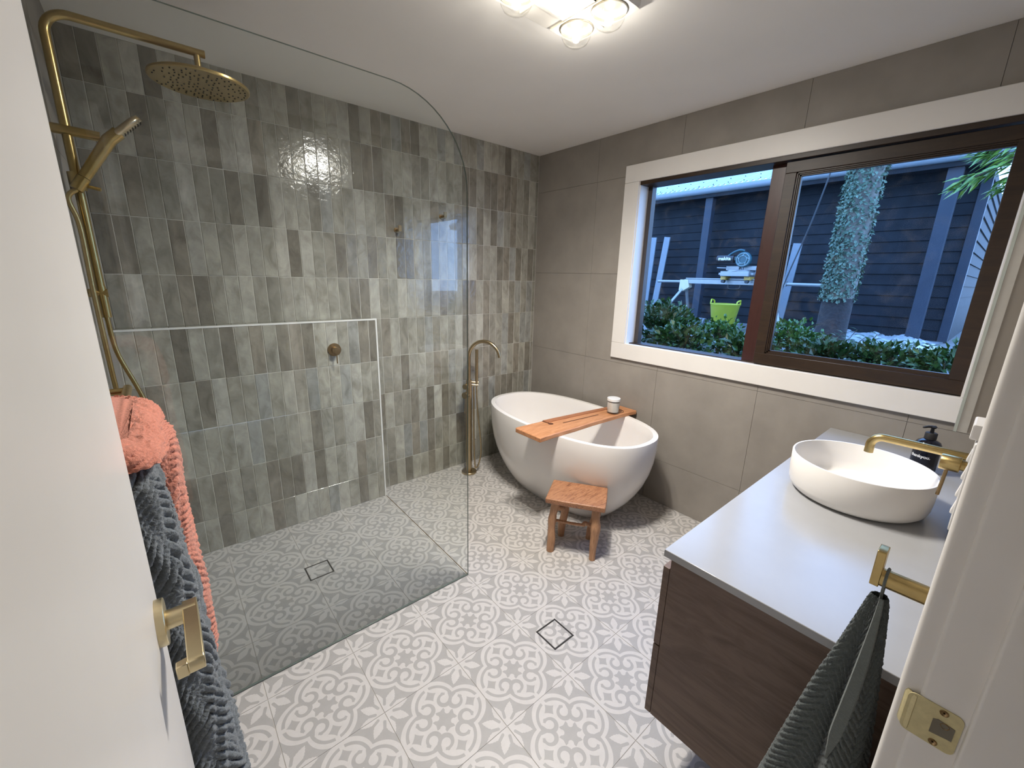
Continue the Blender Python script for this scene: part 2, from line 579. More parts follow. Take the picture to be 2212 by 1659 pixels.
def rect_minus(r, h):
    x0, x1, y0, y1 = r; a0, a1, b0, b1 = h
    if a1 <= x0 or a0 >= x1 or b1 <= y0 or b0 >= y1: return [r]
    out = []
    if b0 > y0: out.append((x0, x1, y0, b0))
    if b1 < y1: out.append((x0, x1, b1, y1))
    m0, m1 = max(y0, b0), min(y1, b1)
    if a0 > x0: out.append((x0, a0, m0, m1))
    if a1 < x1: out.append((a1, x1, m0, m1))
    return out


def stone_tiles(parent, fn, xs, ys, holes=(), gap=.0015, th=.008):
    """fn(a, b, h): h = 0 at the face, growing into the wall"""
    for i in range(len(xs) - 1):
        for j in range(len(ys) - 1):
            rs = [(xs[i] + gap / 2, xs[i + 1] - gap / 2, ys[j] + gap / 2, ys[j + 1] - gap / 2)]
            for h in holes:
                rs = [q for r in rs for q in rect_minus(r, h)]
            rs = [r for r in rs if r[1] - r[0] > .004 and r[3] - r[2] > .004]
            if not rs: continue
            mb = MB()
            for a0, a1, b0, b1 in rs:
                mb.prism([(a0, b0), (a1, b0), (a1, b1), (a0, b1)], fn, 0, th)
            mb.build('tile', M['stone_tile'], parent, smooth=0)


# floor ------------------------------------------------------------
floor = structure('floor', 'patterned grey and white printed tile floor of the bathroom', 'floor')
fb = MB(); fb.box(-L - .1, .1, -.14, W + .12, -.06, -.0016)
fb.build('grout_bed', M['floor_grout'], floor, smooth=0)
S = .304; OX = -1.7415; OY = .8112
DRAINS = [(-1.3405, .9765), (-2.0075, 2.0115)]; DH = .0575
_meshes = {}
for i in range(-4, 7):
    for j in range(-4, 7):
        cx = OX + (i + .5) * S; cy = OY + (j + .5) * S
        x0, x1 = max(cx - S / 2 + .0013, -L), min(cx + S / 2 - .0013, 0)
        y0, y1 = max(cy - S / 2 + .0013, YV - .115), min(cy + S / 2 - .0013, W)
        if x1 - x0 < .01 or y1 - y0 < .01: continue
        if cy + S / 2 < .0 and cx > -1.7: continue
        rects = [(x0, x1, y0, y1)]
        for dx, dy in DRAINS:
            rects = [q for r in rects for q in rect_minus(r, (dx - DH - .001, dx + DH + .001, dy - DH - .001, dy + DH + .001))]
        key = tuple(round(v, 4) for r in rects for v in (r[0] - cx, r[1] - cx, r[2] - cy, r[3] - cy))
        if key in _meshes:
            o = _meshes[key].copy(); COL.objects.link(o); o.parent = floor; o.location = (cx, cy, 0)
        else:
            mb = MB()
            for a0, a1, b0, b1 in rects: mb.box(a0, a1, b0, b1, -.010, 0)
            o = mb.build('tile', M['floor_tile'], floor, smooth=0, origin=(cx, cy, 0))
            _meshes[key] = o

# ceiling, hall behind the camera ---------------------------------------
ceil = structure('ceiling', 'flat white painted bathroom ceiling', 'ceiling')
MB().box(-L - .1, .15, -.14, W + .12, H, H + .06).build('plaster', M['ceiling'], ceil, smooth=0)
hall = structure('wall_hall', 'plain pale walls of the hall outside the bathroom doorway', 'wall')
hb = MB()
hb.box(-3.4, -3.35, -1.7, -.14, 0, 2.45).box(-1.1, -1.05, -1.7, -.14, 0, 2.45).box(-3.4, -1.05, -1.75, -1.7, 0, 2.45)
hb.box(-3.4, -1.05, -1.75, -.14, 2.4, 2.45).box(-3.4, -1.05, -1.75, -.14, -.06, -.012).box(-3.4, -L - .1, -.16, -.14, 0, 2.45)
hb.build('hall_shell', M['white_paint'], hall, smooth=0)

# tiled wall -----------------------------------------------------------
PAL = [((.385, .375, .325), 5), ((.435, .425, .372), 4), ((.335, .322, .277), 4), ((.250, .234, .197), 3), ((.49, .482, .43), 2),
       ((.36, .366, .345), 2), ((.295, .272, .228), 2)]
_pal = [c for c, n in PAL for _ in range(n)]
_tm = {}


def glazed_mesh(w, h):
    k = (round(w, 4), round(h, 4))
    if k not in _tm:
        c = .0016; d = .007
        V = []
        for dx, dy in ((c, 0.0), (0.0, c), (0.0, d)):
            for sx, sz in ((-1, -1), (1, -1), (1, 1), (-1, 1)):
                V.append((sx * (w / 2 - dx), dy, sz * (h / 2 - dx)))
        F = [(0, 1, 2, 3)]
        for r in (0, 4):
            F += [(r + q, r + 4 + q, r + 4 + (q + 1) % 4, r + (q + 1) % 4) for q in range(4)]
        me = bpy.data.meshes.new('tile'); me.from_pydata(V, [], F)
        me.materials.append(M['glaze'])
        _tm[k] = me
    return _tm[k]


def glazed_tile(parent, x, y, z, w, h, face=0.0, tilt=True):
    """face: rotation about z (0 faces the room, -y)"""
    o = bpy.data.objects.new('tile', glazed_mesh(w, h)); COL.objects.link(o)
    o.parent = parent
    t = .010 if tilt else 0
    o.location = (x, y + (random.uniform(-.0005, .0004) if face == 0 else 0), z)
    o.rotation_euler = (random.gauss(0, t * .45), random.gauss(0, .0012), face + random.gauss(0, t))
    c = random.choice(_pal); k = random.uniform(.9, 1.1)
    o.color = (c[0] * k, c[1] * k, c[2] * k, 1)
    return o


PX = .063; PZ = .2525; Z0 = .1995 - .0105
ROWZ = [0.0] + [Z0 + PZ * k for k in range(9)] + [H]
wt = structure('wall_back', 'grey-green glazed tile wall of upright stacked tiles behind shower and bath', 'wall')
MB().box(-L - .1, .1, W + .0020, W + .12, -.05, H + .05).build('grout_bed', M['grout'], wt, smooth=0)
cells = []
for k in range(0, 43):
    x0 = -2.614 + PX * k; x1 = min(x0 + PX, -.002)
    if x1 - x0 < .01: continue
    for r in range(len(ROWZ) - 1):
        z0, z1 = ROWZ[r], ROWZ[r + 1]
        if z1 <= LZ + .03 and x1 < GX + .01: continue          # hidden behind the ledge
        if x0 < GX < x1 and z1 <= LZ + .03: x0c = GX + .002
        else: x0c = x0
        if x1 - x0c < .01: continue
        cells.append((x0c, x1, z0, z1))
# the thirty that show least (behind the bath) become one part
cells.sort(key=lambda c: (c[0] > -.66 and c[2] < .4, c[0] + .0001 * c[2]))
for c in cells[:300]:
    glazed_tile(wt, (c[0] + c[1]) / 2, W, (c[2] + c[3]) / 2, c[1] - c[0] - .0024, c[3] - c[2] - .0024)
mb = MB()
for c in cells[300:]:
    mb.box(c[0] + .0015, c[1] - .0015, W, W + .006, c[2] + .0015, c[3] - .0015)
if cells[300:]:
    o = mb.build('remaining_tiles', M['glaze'], wt, smooth=0); o['kind'] = 'stuff'; o.color = (.31, .305, .26, 1)

# half-height ledge --------------------------------------------------------
wl = structure('wall_ledge', 'half-height tiled ledge wall with white edge trim in the shower', 'wall')
MB().box(-L, GX - .004, LY + .0020, W, -.02, LZ - .006).build('grout_bed', M['grout'], wl, smooth=0)
lrows = [0.0] + [Z0 + PZ * k for k in range(4)] + [LZ - .008]
for k in range(20):
    x0 = -2.614 + PX * k; x1 = min(x0 + PX, GX - .009)
    if x1 - x0 < .012: continue
    for r in range(5):
        glazed_tile(wl, (x0 + x1) / 2, LY, (lrows[r] + lrows[r + 1]) / 2, x1 - x0 - .0024, lrows[r + 1] - lrows[r] - .0024)
    mb = MB(); mb.box(x0 + .0015, x1 - .0015, LY + .010, W - .001, LZ - .009, LZ - .002)
    o = mb.build('tile', M['glaze'], wl, smooth=0); o.color = (.33, .33, .28, 1)
for r in range(5):
    mb = MB(); mb.box(GX - .006, GX - .0005, LY + .008, W - .001, lrows[r] + .0015, lrows[r + 1] - .0015)
    o = mb.build('tile', M['glaze'], wl, smooth=0); o.color = (.31, .31, .26, 1)
MB().box(-L, GX, LY - .002, LY + .009, LZ - .009, LZ).build('edge_trim', M['trim_white'], wl, smooth=0)
MB().box(GX - .009, GX, LY - .002, LY + .007, 0, LZ - .009).build('edge_trim', M['trim_white'], wl, smooth=0)

# window wall, shower wall, vanity wall -----------------------------------------
ww = structure('wall_window', 'taupe stone-look tiled wall holding the window above the bath', 'wall')
mb = MB(); T = .15; e = .009
mb.box(e, T, YV - .1, HOLE[0] - .02, -.05, H + .05).box(e, T, HOLE[1] + .02, W + .05, -.05, H + .05)
mb.box(e, T, HOLE[0] - .02, HOLE[1] + .02, -.05, HOLE[2] - .02).box(e, T, HOLE[0] - .02, HOLE[1] + .02, HOLE[3] + .02, H + .05)
mb.build('wall_core', M['stone_grout'], ww, smooth=0)
YG = [YV - .1, .195, .805, 1.415, 2.025, W]; ZG = [0, .305, .91, 1.52, 2.13, H]
stone_tiles(ww, lambda a, b, h: (h, a, b), YG, ZG, [(HOLE[0] - .02, HOLE[1] + .02, HOLE[2] - .02, HOLE[3] + .02)])
wsh = structure('wall_shower', 'grey stone-look tiled wall carrying the brass shower and towels', 'wall')
MB().box(-L - .12, -L - .009, -.14, W + .05, -.05, H + .05).build('wall_core', M['stone_grout'], wsh, smooth=0)
stone_tiles(wsh, lambda a, b, h: (-L - h, a, b), [YV, .195, .805, 1.415, 2.025, W], [0, .61, 1.22, 1.83, H])
wv = structure('wall_vanity', 'taupe tiled wall behind the vanity and around the doorway', 'wall')
DX0, DX1, DZ = -2.585, -1.83, 2.07
mb = MB()
mb.box(DX1 + .02, .1, YV - .115, YV - .009, -.05, H + .05).box(-L - .1, DX0 - .01, YV - .115, YV - .009, -.05, H + .05)
mb.box(DX0 - .01, DX1 + .02, YV - .115, YV - .009, DZ + .02, H + .05)
mb.build('wall_core', M['stone_grout'], wv, smooth=0)
stone_tiles(wv, lambda a, b, h: (a, YV - h, b), [DX1 + .02, -1.53, -.92, -.31, 0], [0, .61, 1.22, 1.83, H])

# door frame with strike plate ----------------------------------------------------
tr = structure('trim_1', 'white moulded door frame at the near edge of the doorway', 'door frame')
mb = MB()
# jamb: profile in x-y, running up z
def vprism(poly, z0, z1): return MB().prism(poly, lambda a, b, h: (a, b, h), z0, z1)
jamb = [(DX1 + .02, YV - .009), (DX1 + .004, YV - .009)] + [(DX1 + .004 - .004 * math.sin(t), YV - .009 - .004 * (1 - math.cos(t))) for t in (PI / 6, PI / 3, PI / 2)]
jamb += [(DX1, -.064), (DX1 - .009, -.064)] + [(DX1 - .009 - .003 * math.sin(t), -.064 - .003 * (1 - math.cos(t))) for t in (PI / 6, PI / 3, PI / 2)]
jamb += [(DX1 - .012, -.135), (DX1 + .02, -.135)]
vprism(jamb, 0, DZ).build('jamb', M['white_paint'], tr, smooth=50)
# room-side architrave with rounded edges and a groove
ar = [(DX1 + .065, YV), (DX1 + .065, -.006)] + [(DX1 + .012 - .007 * math.sin(t), -.0125 + .007 * math.cos(t)) for t in np.linspace(0, PI / 2, 6)]
ar += [(DX1 + .005, -.018), (DX1 + .005, -.024), (DX1 + .02, -.024)]
vprism(ar, 0, DZ + .06).build('architrave', M['white_paint'], tr, smooth=50)
lj = MB(); lj.box(DX0 - .012, DX0, -.135, -.018, 0, DZ); lj.build('jamb', M['white_paint'], tr, smooth=0)
hj = MB(); hj.box(DX0, DX1, -.135, -.018, DZ, DZ + .02); hj.build('head', M['white_paint'], tr, smooth=0)
ha = MB(); ha.box(DX0 - .01, DX1 + .065, YV, -.006, DZ + .005, DZ + .065); ha.build('architrave', M['white_paint'], tr, smooth=0)

sp_ = thing('strike_plate', 'cream brass latch strike plate screwed to the white door jamb', 'strike plate', (DX1, -.04, .995))
mb = MB()
out = rrect(.046, .054, .007, 4)
hole = (-.0095, .0095, -.009, .010)       # along y, along z
def spf(a, b, h): return (DX1 - h, -.0385 + a, .995 + b)
# solid plate with rounded outer corners; a dark sheet paints the shaded latch hole
mb.prism([p for p in out if True], spf, 0, .0012)
pl = mb.build('plate', M['cream_metal'], sp_, smooth=30)
lip = MB()
prof = [(-.0155, .0012)] + [(-.0155 + .010 * math.sin(t), .0012 + .0 + -.010 * (1 - math.cos(t)) + .0016) for t in np.linspace(0, PI / 2, 7)]
for i in range(len(prof) - 1):
    pass
ring0 = []; rings = []
for z in (-.024, -.020, .020, .024):
    k = .86 if abs(z) > .022 else 1.0
    pts = []
    for t in np.linspace(0, PI / 2 * 1.02, 8):
        pts.append((DX1 - .0020 * k + .012 * (1 - math.cos(t)), -.0225 + .0115 * k * math.sin(t), .995 + z))
    for t in np.linspace(PI / 2 * 1.02, 0, 8):
        pts.append((DX1 - .0004 + .012 * (1 - math.cos(t)), -.0225 + .0100 * k * math.sin(t) - .001, .995 + z))
    rings.append(pts)
lip.loft(rings).build('lip', M['cream_metal'], sp_, smooth=50)
lh = MB(); lh.prism([(-.0075, -.011), (.0075, -.0085), (.0105, -.0085), (.0105, .0085), (-.0035, .0105), (-.0075, .008)], lambda a, b, h: (DX1 - h, -.0465 - a * 1.0, .995 + b), .0012, .0018)
lh.build('latch_hole', simple('latch_hole_shadow', (.17, .15, .11), .6), sp_, smooth=0)
for (sy, sz) in ((-.0455, 1.0165), (-.0445, .973), (-.049, 1.001)):
    sc_ = MB(); sc_.lathe([(.0001, .0005), (.0030, .0014), (.0034, .0020), (.0038, .0016), (.0040, .0008)], (DX1 - .0004, sy, sz), (-1, 0, 0), 14)
    sc_.build('screw', M['brass_dark'], sp_, smooth=40)

# door leaf ---------------------------------------------------------------------
door = structure('door_1', 'white painted door standing open at the near corner', 'door')
door.location = (-2.5325, .02, 0)
MB().box(-2.550, -2.515, .022, .762, .012, 2.05).build('leaf', M['door_paint'], door, smooth=30, bevel=.002)
dh = MB()
dh.lathe([(.0335, 0), (.0335, .0095), (.0325, .0105), (.014, .0108)], (-2.515, .700, .985), (1, 0, 0), 36)
dho = dh.build('handle', M['door_brass'], door, smooth=35)
nk = MB(); nk.cyl((-2.507, .700, .985), (-2.4695, .700, .985), .0140, 24); nk.build('neck', M['door_brass'], dho, smooth=40)
lv = MB()
lv.prism([(.7135, .9975), (.7135, .9725), (.591, .9740), (.586, .9755), (.584, .979), (.584, .991), (.586, .9945), (.591, .9960)],
         lambda a, b, h: (h, a, b), -2.4850, -2.4670)
# returned tip
lv.prism([(-2.4845, .584), (-2.4845, .597), (-2.4965, .595), (-2.4970, .584)], lambda a, b, h: (a, b, h), .9755, .9945)
lv.build('lever', M['door_brass'], dho, smooth=30, bevel=.0012)

# window -----------------------------------------------------------------------
win = structure('window_1', 'dark timber sliding window in a wide white surround above the bath', 'window')
Y0, Y1, ZA, ZB = HOLE
aw = .108
def wrect(mb, y0, y1, z0, z1, x0, x1): return mb.box(x0, x1, y0, y1, z0, z1)
for nm, r in (('architrave', (Y0 - .07, Y1 + aw, ZB, ZB + aw - .004)), ('architrave', (Y0 - .07, Y1 + aw, ZA - aw, ZA)),
              ('architrave', (Y1, Y1 + aw, ZA, ZB)), ('architrave', (Y0 - .07, Y0, ZA, ZB))):
    mb = MB(); mb.box(-.018, .0, r[0], r[1], r[2], r[3]); mb.build(nm, M['white_paint'], win, smooth=30, bevel=.003)
# white reveals
for r in ((Y1 - .006, Y1 + .012, ZA - .012, ZB), (Y0 - .012, Y0 + .002, ZA - .012, ZB)):
    mb = MB(); mb.box(-.006, .16, *r); mb.build('reveal', M['white_paint'], win, smooth=0)
mb = MB(); mb.box(-.006, .16, Y0, Y1, ZA - .014, ZA - .002); mb.build('window_sill', M['white_paint'], win, smooth=0)
mb = MB(); mb.box(.002, .16, Y0, Y1, ZB - .002, ZB + .012); mb.build('reveal', M['white_paint'], win, smooth=0)
# fixed frame
MB().box(-.010, .13, Y0, Y1 - .004, ZB - .022, ZB).build('frame_head', M['window_timber'], win, smooth=0, bevel=.0015)
MB().box(.085, .13, Y1 - .036, Y1 - .006, ZA, ZB - .022).build('frame_jamb', simple('brown_frame_jamb', (.055, .045, .04), .4), win, smooth=0)
MB().box(.055, .13, .868, .935, ZA, ZB - .022).build('mullion', M['window_red'], win, smooth=0, bevel=.002)
MB().box(.030, .13, Y0, Y1 - .004, ZA - .002, ZA + .004).build('frame_sill', M['window_timber'], win, smooth=0)
# fixed pane
MB().box(.102, .107, .930, Y1 - .030, ZA + .003, ZB - .018).build('pane', M['pane'], win, smooth=0)
# sliding sash with stepped mouldings
sash = MB().box(.012, .050, .857, .8575, ZA + .006, ZB - .028)
so = thing('sliding_sash', None, None)
so.parent = win
def sash_bar(y0, y1, z0, z1): return MB().box(.012, .052, y0, y1, z0, z1)
sy0, sy1, sz0, sz1 = .062, .858, ZA + .004, ZB - .026
gy0, gy1, gz0, gz1 = .122, .792, 1.134, 1.992
for k, q in enumerate(((sy0, sy1, gz1 + .016, sz1), (sy0, sy1, sz0, gz0 - .016), (gy1 + .016, sy1, gz0 - .016, gz1 + .016), (sy0, gy0 - .010, gz0 - .016, gz1 + .016))):
    sash_bar(*q).build('sash_rail' if k < 2 else 'sash_stile', M['window_timber'], so, smooth=30, bevel=.002)
for stepn, (d, x0) in enumerate(((.0, .018), (.006, .024), (.012, .030))):
    mb = MB(); i = .016 - d; w_ = .006
    mb.box(x0, .050, gy0 - .010, gy1 + i, gz1 + i - w_, gz1 + i).box(x0, .050, gy0 - .010, gy1 + i, gz0 - i, gz0 - i + w_)
    mb.box(x0, .050, gy1 + i - w_, gy1 + i, gz0 - i, gz1 + i)
    mb.build('glazing_bead', M['window_timber'], so, smooth=0)
MB().box(.040, .045, gy0 - .012, gy1 + .004, gz0 - .004, gz1 + .004).build('pane', M['pane'], so, smooth=0)

# shower floor angle -----------------------------------------------------------
t2 = structure('trim_2', 'thin dark angle strip across the floor at the shower edge', 'trim')
MB().box(GX - .0025, GX + .0015, GY, LY, -.002, .0012).build('strip', M['brass_dark'], t2, smooth=0)


# ================================================================== fittings and furniture
# shower screen ------------------------------------------------------------------
screen = thing('shower_screen', 'large frameless clear glass shower screen with one rounded top corner', 'shower screen', (-2.0, GY, 0))
gx1 = GX; R_ = .31; gt = 2.12
outl = [(-L + .001, .004), (gx1, .004)] + [(gx1 - R_ + R_ * math.cos(t), gt - R_ + R_ * math.sin(t)) for t in np.linspace(0, PI / 2, 15)] + [(-L + .001, gt)]
mb = MB(); n = len(outl)
V = [(a, GY - .004, b) for a, b in outl] + [(a, GY + .004, b) for a, b in outl]
mb.add(V, [tuple(range(n)), tuple(range(n, 2 * n))[::-1]])
mb.cm = 1
mb.add(V, [(k, (k + 1) % n, n + (k + 1) % n, n + k) for k in range(n)])
mb.build('glass_panel', [M['shower_glass'], M['shower_glass_edge']], screen, smooth=0)
MB().box(-L + .001, gx1, GY - .0048, GY + .0048, 0, .0035).build('floor_seal', simple('grey_silicone', (.10, .11, .11), .4), screen, smooth=0)

# bath -----------------------------------------------------------------------------
def sup(cx, cy, ax, ay, n_, z, N=72):
    out = []
    for k in range(N):
        t = 2 * PI * k / N; c, s = math.cos(t), math.sin(t)
        out.append((cx + ax * math.copysign(abs(c) ** (2 / n_), c), cy + ay * math.copysign(abs(s) ** (2 / n_), s), z))
    return out
BC = (-.4193, 1.8127); BZ = .5804
bath = thing('bathtub', 'white freestanding egg-shaped bathtub in the corner below the window', 'bathtub', (BC[0], BC[1], 0))
rings = []
for h in (0.0, .01, .03, .06, .1, .16, .24, .34, .45, .58, .72, .86, .985):
    w = 1 - (1 - h) ** 2.53
    rings.append(sup(BC[0], BC[1] + .0285 * (1 - w), .1845 + (.3532 - .1845) * w, .4218 + (.6486 - .4218) * w, 2.42, BZ * h))
rings.append(sup(BC[0], BC[1], .3515, .6470, 2.42, BZ))
ti = .030
rings.append(sup(BC[0], BC[1], .3532 - ti, .6486 - ti, 2.42, BZ))
rings.append(sup(BC[0], BC[1], .3532 - ti - .003, .6486 - ti - .003, 2.42, BZ - .006))
for h in (.9, .75, .6, .45, .32, .24, .19, .165, .16):
    w = 1 - (1 - max(0, (h - .16) / .84)) ** 2.6
    a = .20 + (.32 - .20) * w if h > .165 else .10
    b = .44 + (.615 - .44) * w if h > .165 else .30
    rings.append(sup(BC[0], BC[1] + .02 * (1 - w), a, b, 2.4, BZ * h))
MB().loft(rings).build('shell', M['ceramic'], bath, smooth=35)

# tray over the bath ------------------------------------------------------------------
tray = thing('bath_tray', 'honey-brown timber bath tray resting across the white bathtub', 'bath tray', (-.44, 1.63, BZ))
tz0 = BZ + .0005; tz1 = BZ + .0275
# board outline with a waney long edge facing the door
xa, xb = -.915, -.010
front = [(xa + .004, 1.553), (-.78, 1.556), (-.62, 1.550), (-.45, 1.552), (-.28, 1.546), (-.12, 1.541), (-.05, 1.530), (xb - .006, 1.524)]
outl = front + [(xb, 1.535), (xb + .0, 1.668), (xb - .006, 1.682)] + [(-.3, 1.718), (-.6, 1.752), (xa + .01, 1.770), (xa, 1.762)]
MB().prism(outl, lambda a, b, h: (a, b, h), tz0, tz1).build('board', M['tray'], tray, smooth=30, bevel=.004, seg=2)
dk = simple('tray_groove_shade', (.10, .035, .014), .6)  # dark colour standing for the shade inside the grooves
# features, recesses only coloured dark: book slot, wine-glass notch, round holder, raised back strip
MB().bar((-.615, 1.655, tz1 + .0002), (-.305, 1.627, tz1 + .0002), .009, .0012).build('slot', dk, tray, smooth=0)
MB().lathe([(.0165, 0), (.0165, .0009)], (-.690, 1.690, tz1), (0, 0, 1), 20).bar((-.690, 1.690, tz1 + .0004), (-.700, 1.755, tz1 + .0004), .012, .0009).build('glass_notch', dk, tray, smooth=0)
rg = MB(); rg.tube(arc_pts((-.135, 1.600, tz1), (1, 0, 0), (0, 1, 0), .042, 0, 2 * PI, 32)[:-1], .0022, 6, False, True); rg.build('round_recess', dk, tray, smooth=50)
bs = MB()
bs.prism([(-.695, 1.715), (-.080, 1.655), (-.080, 1.690), (-.3, 1.714), (-.6, 1.748), (-.695, 1.757)], lambda a, b, h: (a, b, h), tz1, tz1 + .004)
bs.build('back_strip', simple('tray_back_strip', (.36, .145, .065), .45), tray, smooth=0)
for q in ((-.800, 1.65), (-.042, 1.60)):
    MB().obox((q[0], q[1], tz0 - .006), (1, 0, 0), (0, 1, 0), (0, 0, 1), .012, .06, .006).build('stop_batten', simple('tray_batten', (.08, .045, .025), .6), tray, smooth=0)

# candle ----------------------------------------------------------------------------------
cc = (-.196, 1.592)
cz = tz1 + .0015
candle = thing('candle', 'white candle in a clear glass tumbler standing on the timber tray', 'candle', (cc[0], cc[1], cz))
MB().lathe([(.0355, 0), (.0405, .004), (.0425, .098), (.0405, .098), (.0388, .012), (.030, .009)], (cc[0], cc[1], cz), (0, 0, 1), 36).build('tumbler', M['candle_glass'], candle, smooth=35)
MB().lathe([(.0380, .0125), (.0398, .074), (.0392, .0765)], (cc[0], cc[1], cz), (0, 0, 1), 36).build('wax', M['wax'], candle, smooth=35)
MB().lathe([(.0435, .088), (.0435, .1035), (.0425, .1048)], (cc[0], cc[1], cz), (0, 0, 1), 36).build('lid', M['trim_white'], candle, smooth=35)

# stool ---------------------------------------------------------------------------------------
st_c = (-.808, 1.342); sa = math.atan2(-.265, .176)      # long side direction
ux = Vector((math.cos(sa), math.sin(sa), 0)); uy = Vector((-math.sin(sa), math.cos(sa), 0))   # uy points away from camera
stool = thing('wooden_stool', 'small rustic timber stool in front of the white bathtub', 'stool', (st_c[0], st_c[1], 0))
SZ = .328
def sp(a, b, z): return Vector((st_c[0], st_c[1], 0)) + ux * a + uy * b + Vector((0, 0, z))
lw, dw = .160, .116
o_ = [(-lw, -dw + .002), (-.05, -dw - .002), (.07, -dw), (lw, -dw + .001), (lw + .001, 0), (lw - .003, dw), (0, dw + .001), (-lw + .002, dw)]
MB().prism(o_, lambda a, b, h: sp(a, b, h), SZ - .030, SZ).build('seat', M['stool'], stool, smooth=30, bevel=.006, seg=3)
def leg(a0, b0, a1, b1, bulge, nm='leg'):
    pts = []; rs = []
    for i in range(13):
        t = i / 12
        pts.append(sp(a0 + (a1 - a0) * t + bulge[0] * math.sin(PI * min(1, t * 1.3)) , b0 + (b1 - b0) * t + bulge[1] * math.sin(PI * t), (SZ - .029) * (1 - t)))
        rs.append(.0225 + .0025 * math.sin(t * 7 + a0 * 40) - .003 * t + (.004 if .25 < t < .5 else 0))
    MB().tube(pts, rs, 12).build(nm, M['stool_leg'], stool, smooth=60)
leg(-.105, -.075, -.122, -.098, (-.010, 0)); leg(.110, -.075, .112, -.102, (.006, 0))
leg(-.085, .055, -.088, .065, (.014, 0)); leg(.100, .060, .072, .085, (.018, 0))
MB().tube(spline([sp(-.110, -.060, .172), sp(-.03, -.045, .160), sp(.04, -.035, .157), sp(.06, -.032, .168), sp(.118, -.060, .165)], 6), [.0085] * 13 + [.0125] * 6 + [.011] * 6, 10).build('stretcher', M['stool_leg'], stool, smooth=60)
MB().tube(spline([sp(-.100, -.07, .262), sp(-.080, -.02, .245), sp(-.078, .05, .275)], 6), [.012, .015, .018, .021, .022, .022, .021, .020, .018, .017, .016, .015, .014], 10).build('knee_brace', M['stool_leg'], stool, smooth=60)

# floor-mounted bath mixer ---------------------------------------------------------------------
fm = thing('floor_bath_mixer', 'tall soft-brass floor-mounted bath tap with hand shower beside the bath', 'bath tap', (-.775, 2.46, 0))
B = M['nickel_brass']
px_, py_ = -.775, 2.46
MB().lathe([(.0575, 0), (.0575, .012), (.0555, .0145), (.022, .015)], (px_, py_, 0), (0, 0, 1), 36).build('base_flange', B, fm, smooth=35)
MB().lathe([(.0215, .012), (.0215, .735), (.0205, .742), (.014, .743)], (px_, py_, 0), (0, 0, 1), 24).build('column', B, fm, smooth=35)
tip = Vector((-.655, 2.252, .93)); d_ = Vector((tip.x - px_, tip.y - py_, 0)); rr_ = d_.length / 2; dn = d_.normalized()
cen = Vector((px_, py_, .915)) + dn * rr_
pts = [Vector((px_, py_, .738)), Vector((px_, py_, .83))] + arc_pts(cen, -dn, (0, 0, 1), rr_, 0, PI * .965, 22)
MB().tube(pts, .0125, 16).build('spout', B, fm, smooth=60)
side = Vector((.83, -.56, 0)); hp = Vector((px_, py_, 0)) + side * .056
arm = MB(); arm.cyl(Vector((px_, py_, .728)), hp + Vector((0, 0, .722)) + side * .014, .0085, 14).cyl(Vector((px_, py_, .706)), hp + Vector((0, 0, .700)) + side * .012, .0075, 14)
arm.build('handset_cradle', B, fm, smooth=40)
MB().cyl(hp + Vector((0, 0, .715)), hp + Vector((0, 0, .968)), .0115, 18).build('hand_shower', B, fm, smooth=40)
kd = Vector((-.80, -.35, 0)).normalized()
k1 = MB(); k1.cyl(Vector((px_, py_, .700)), Vector((px_, py_, .700)) + kd * .032, .012, 18).cyl(Vector((px_, py_, .700)) + kd * .030, Vector((px_, py_, .700)) + kd * .058, .0195, 24)
k1.build('diverter_knob', B, fm, smooth=40)
k2 = MB(); k2.cyl(Vector((px_, py_, .635)), Vector((px_, py_, .635)) + kd * .030, .016, 18).cyl(Vector((px_, py_, .635)) + kd * .028, Vector((px_, py_, .635)) + kd * .062, .0235, 24)
k2o = k2.build('mixer_handle', B, fm, smooth=40)
MB().cyl(Vector((px_, py_, .620)) + kd * .050, Vector((px_, py_, .500)) + kd * .058, .0032, 10).build('lever_pin', B, k2o, smooth=40)
hz = lambda s, z, b=0: Vector((px_, py_, z)) + side * s + Vector((0, b, 0))
MB().tube(spline([hz(.056, .712), hz(.058, .60), hz(.066, .48), hz(.085, .30), hz(.092, .20), hz(.088, .13), hz(.070, .055), hz(.052, .035), hz(.046, .06), hz(.040, .18), hz(.036, .34), hz(.036, .52), hz(.036, .69)], 6), .0058, 8).build('hose', B, fm, smooth=60)

# floor wastes ------------------------------------------------------------------------------------
def waste(cx, cy, label):
    t = thing('floor_waste', label, 'floor drain', (cx, cy, 0), group=None)
    f = MB(); a = DH; b = DH - .0055
    for q in ((-a, a, -a, -b), (-a, a, b, a), (-a, -b, -b, b), (b, a, -b, b)):
        f.box(cx + q[0], cx + q[1], cy + q[2], cy + q[3], -.012, .0006)
    f.build('frame', M['dark'], t, smooth=0)
    ci = OX + (math.floor((cx - OX) / S) + .5) * S; cj = OY + (math.floor((cy - OY) / S) + .5) * S
    g = MB(); c = b - .0016
    # the inlay may span two printed tiles: keep the pattern of the tile it was cut from
    g.box(cx - c, cx + c, cy - c, cy + c, -.010, 0)
    g.build('tile_insert', M['floor_tile'], t, smooth=0, origin=(ci, cj, 0))
    return t
waste(*DRAINS[0], 'square tile-insert floor drain in the open floor near the vanity')
waste(*DRAINS[1], 'square tile-insert floor drain inside the glass shower')


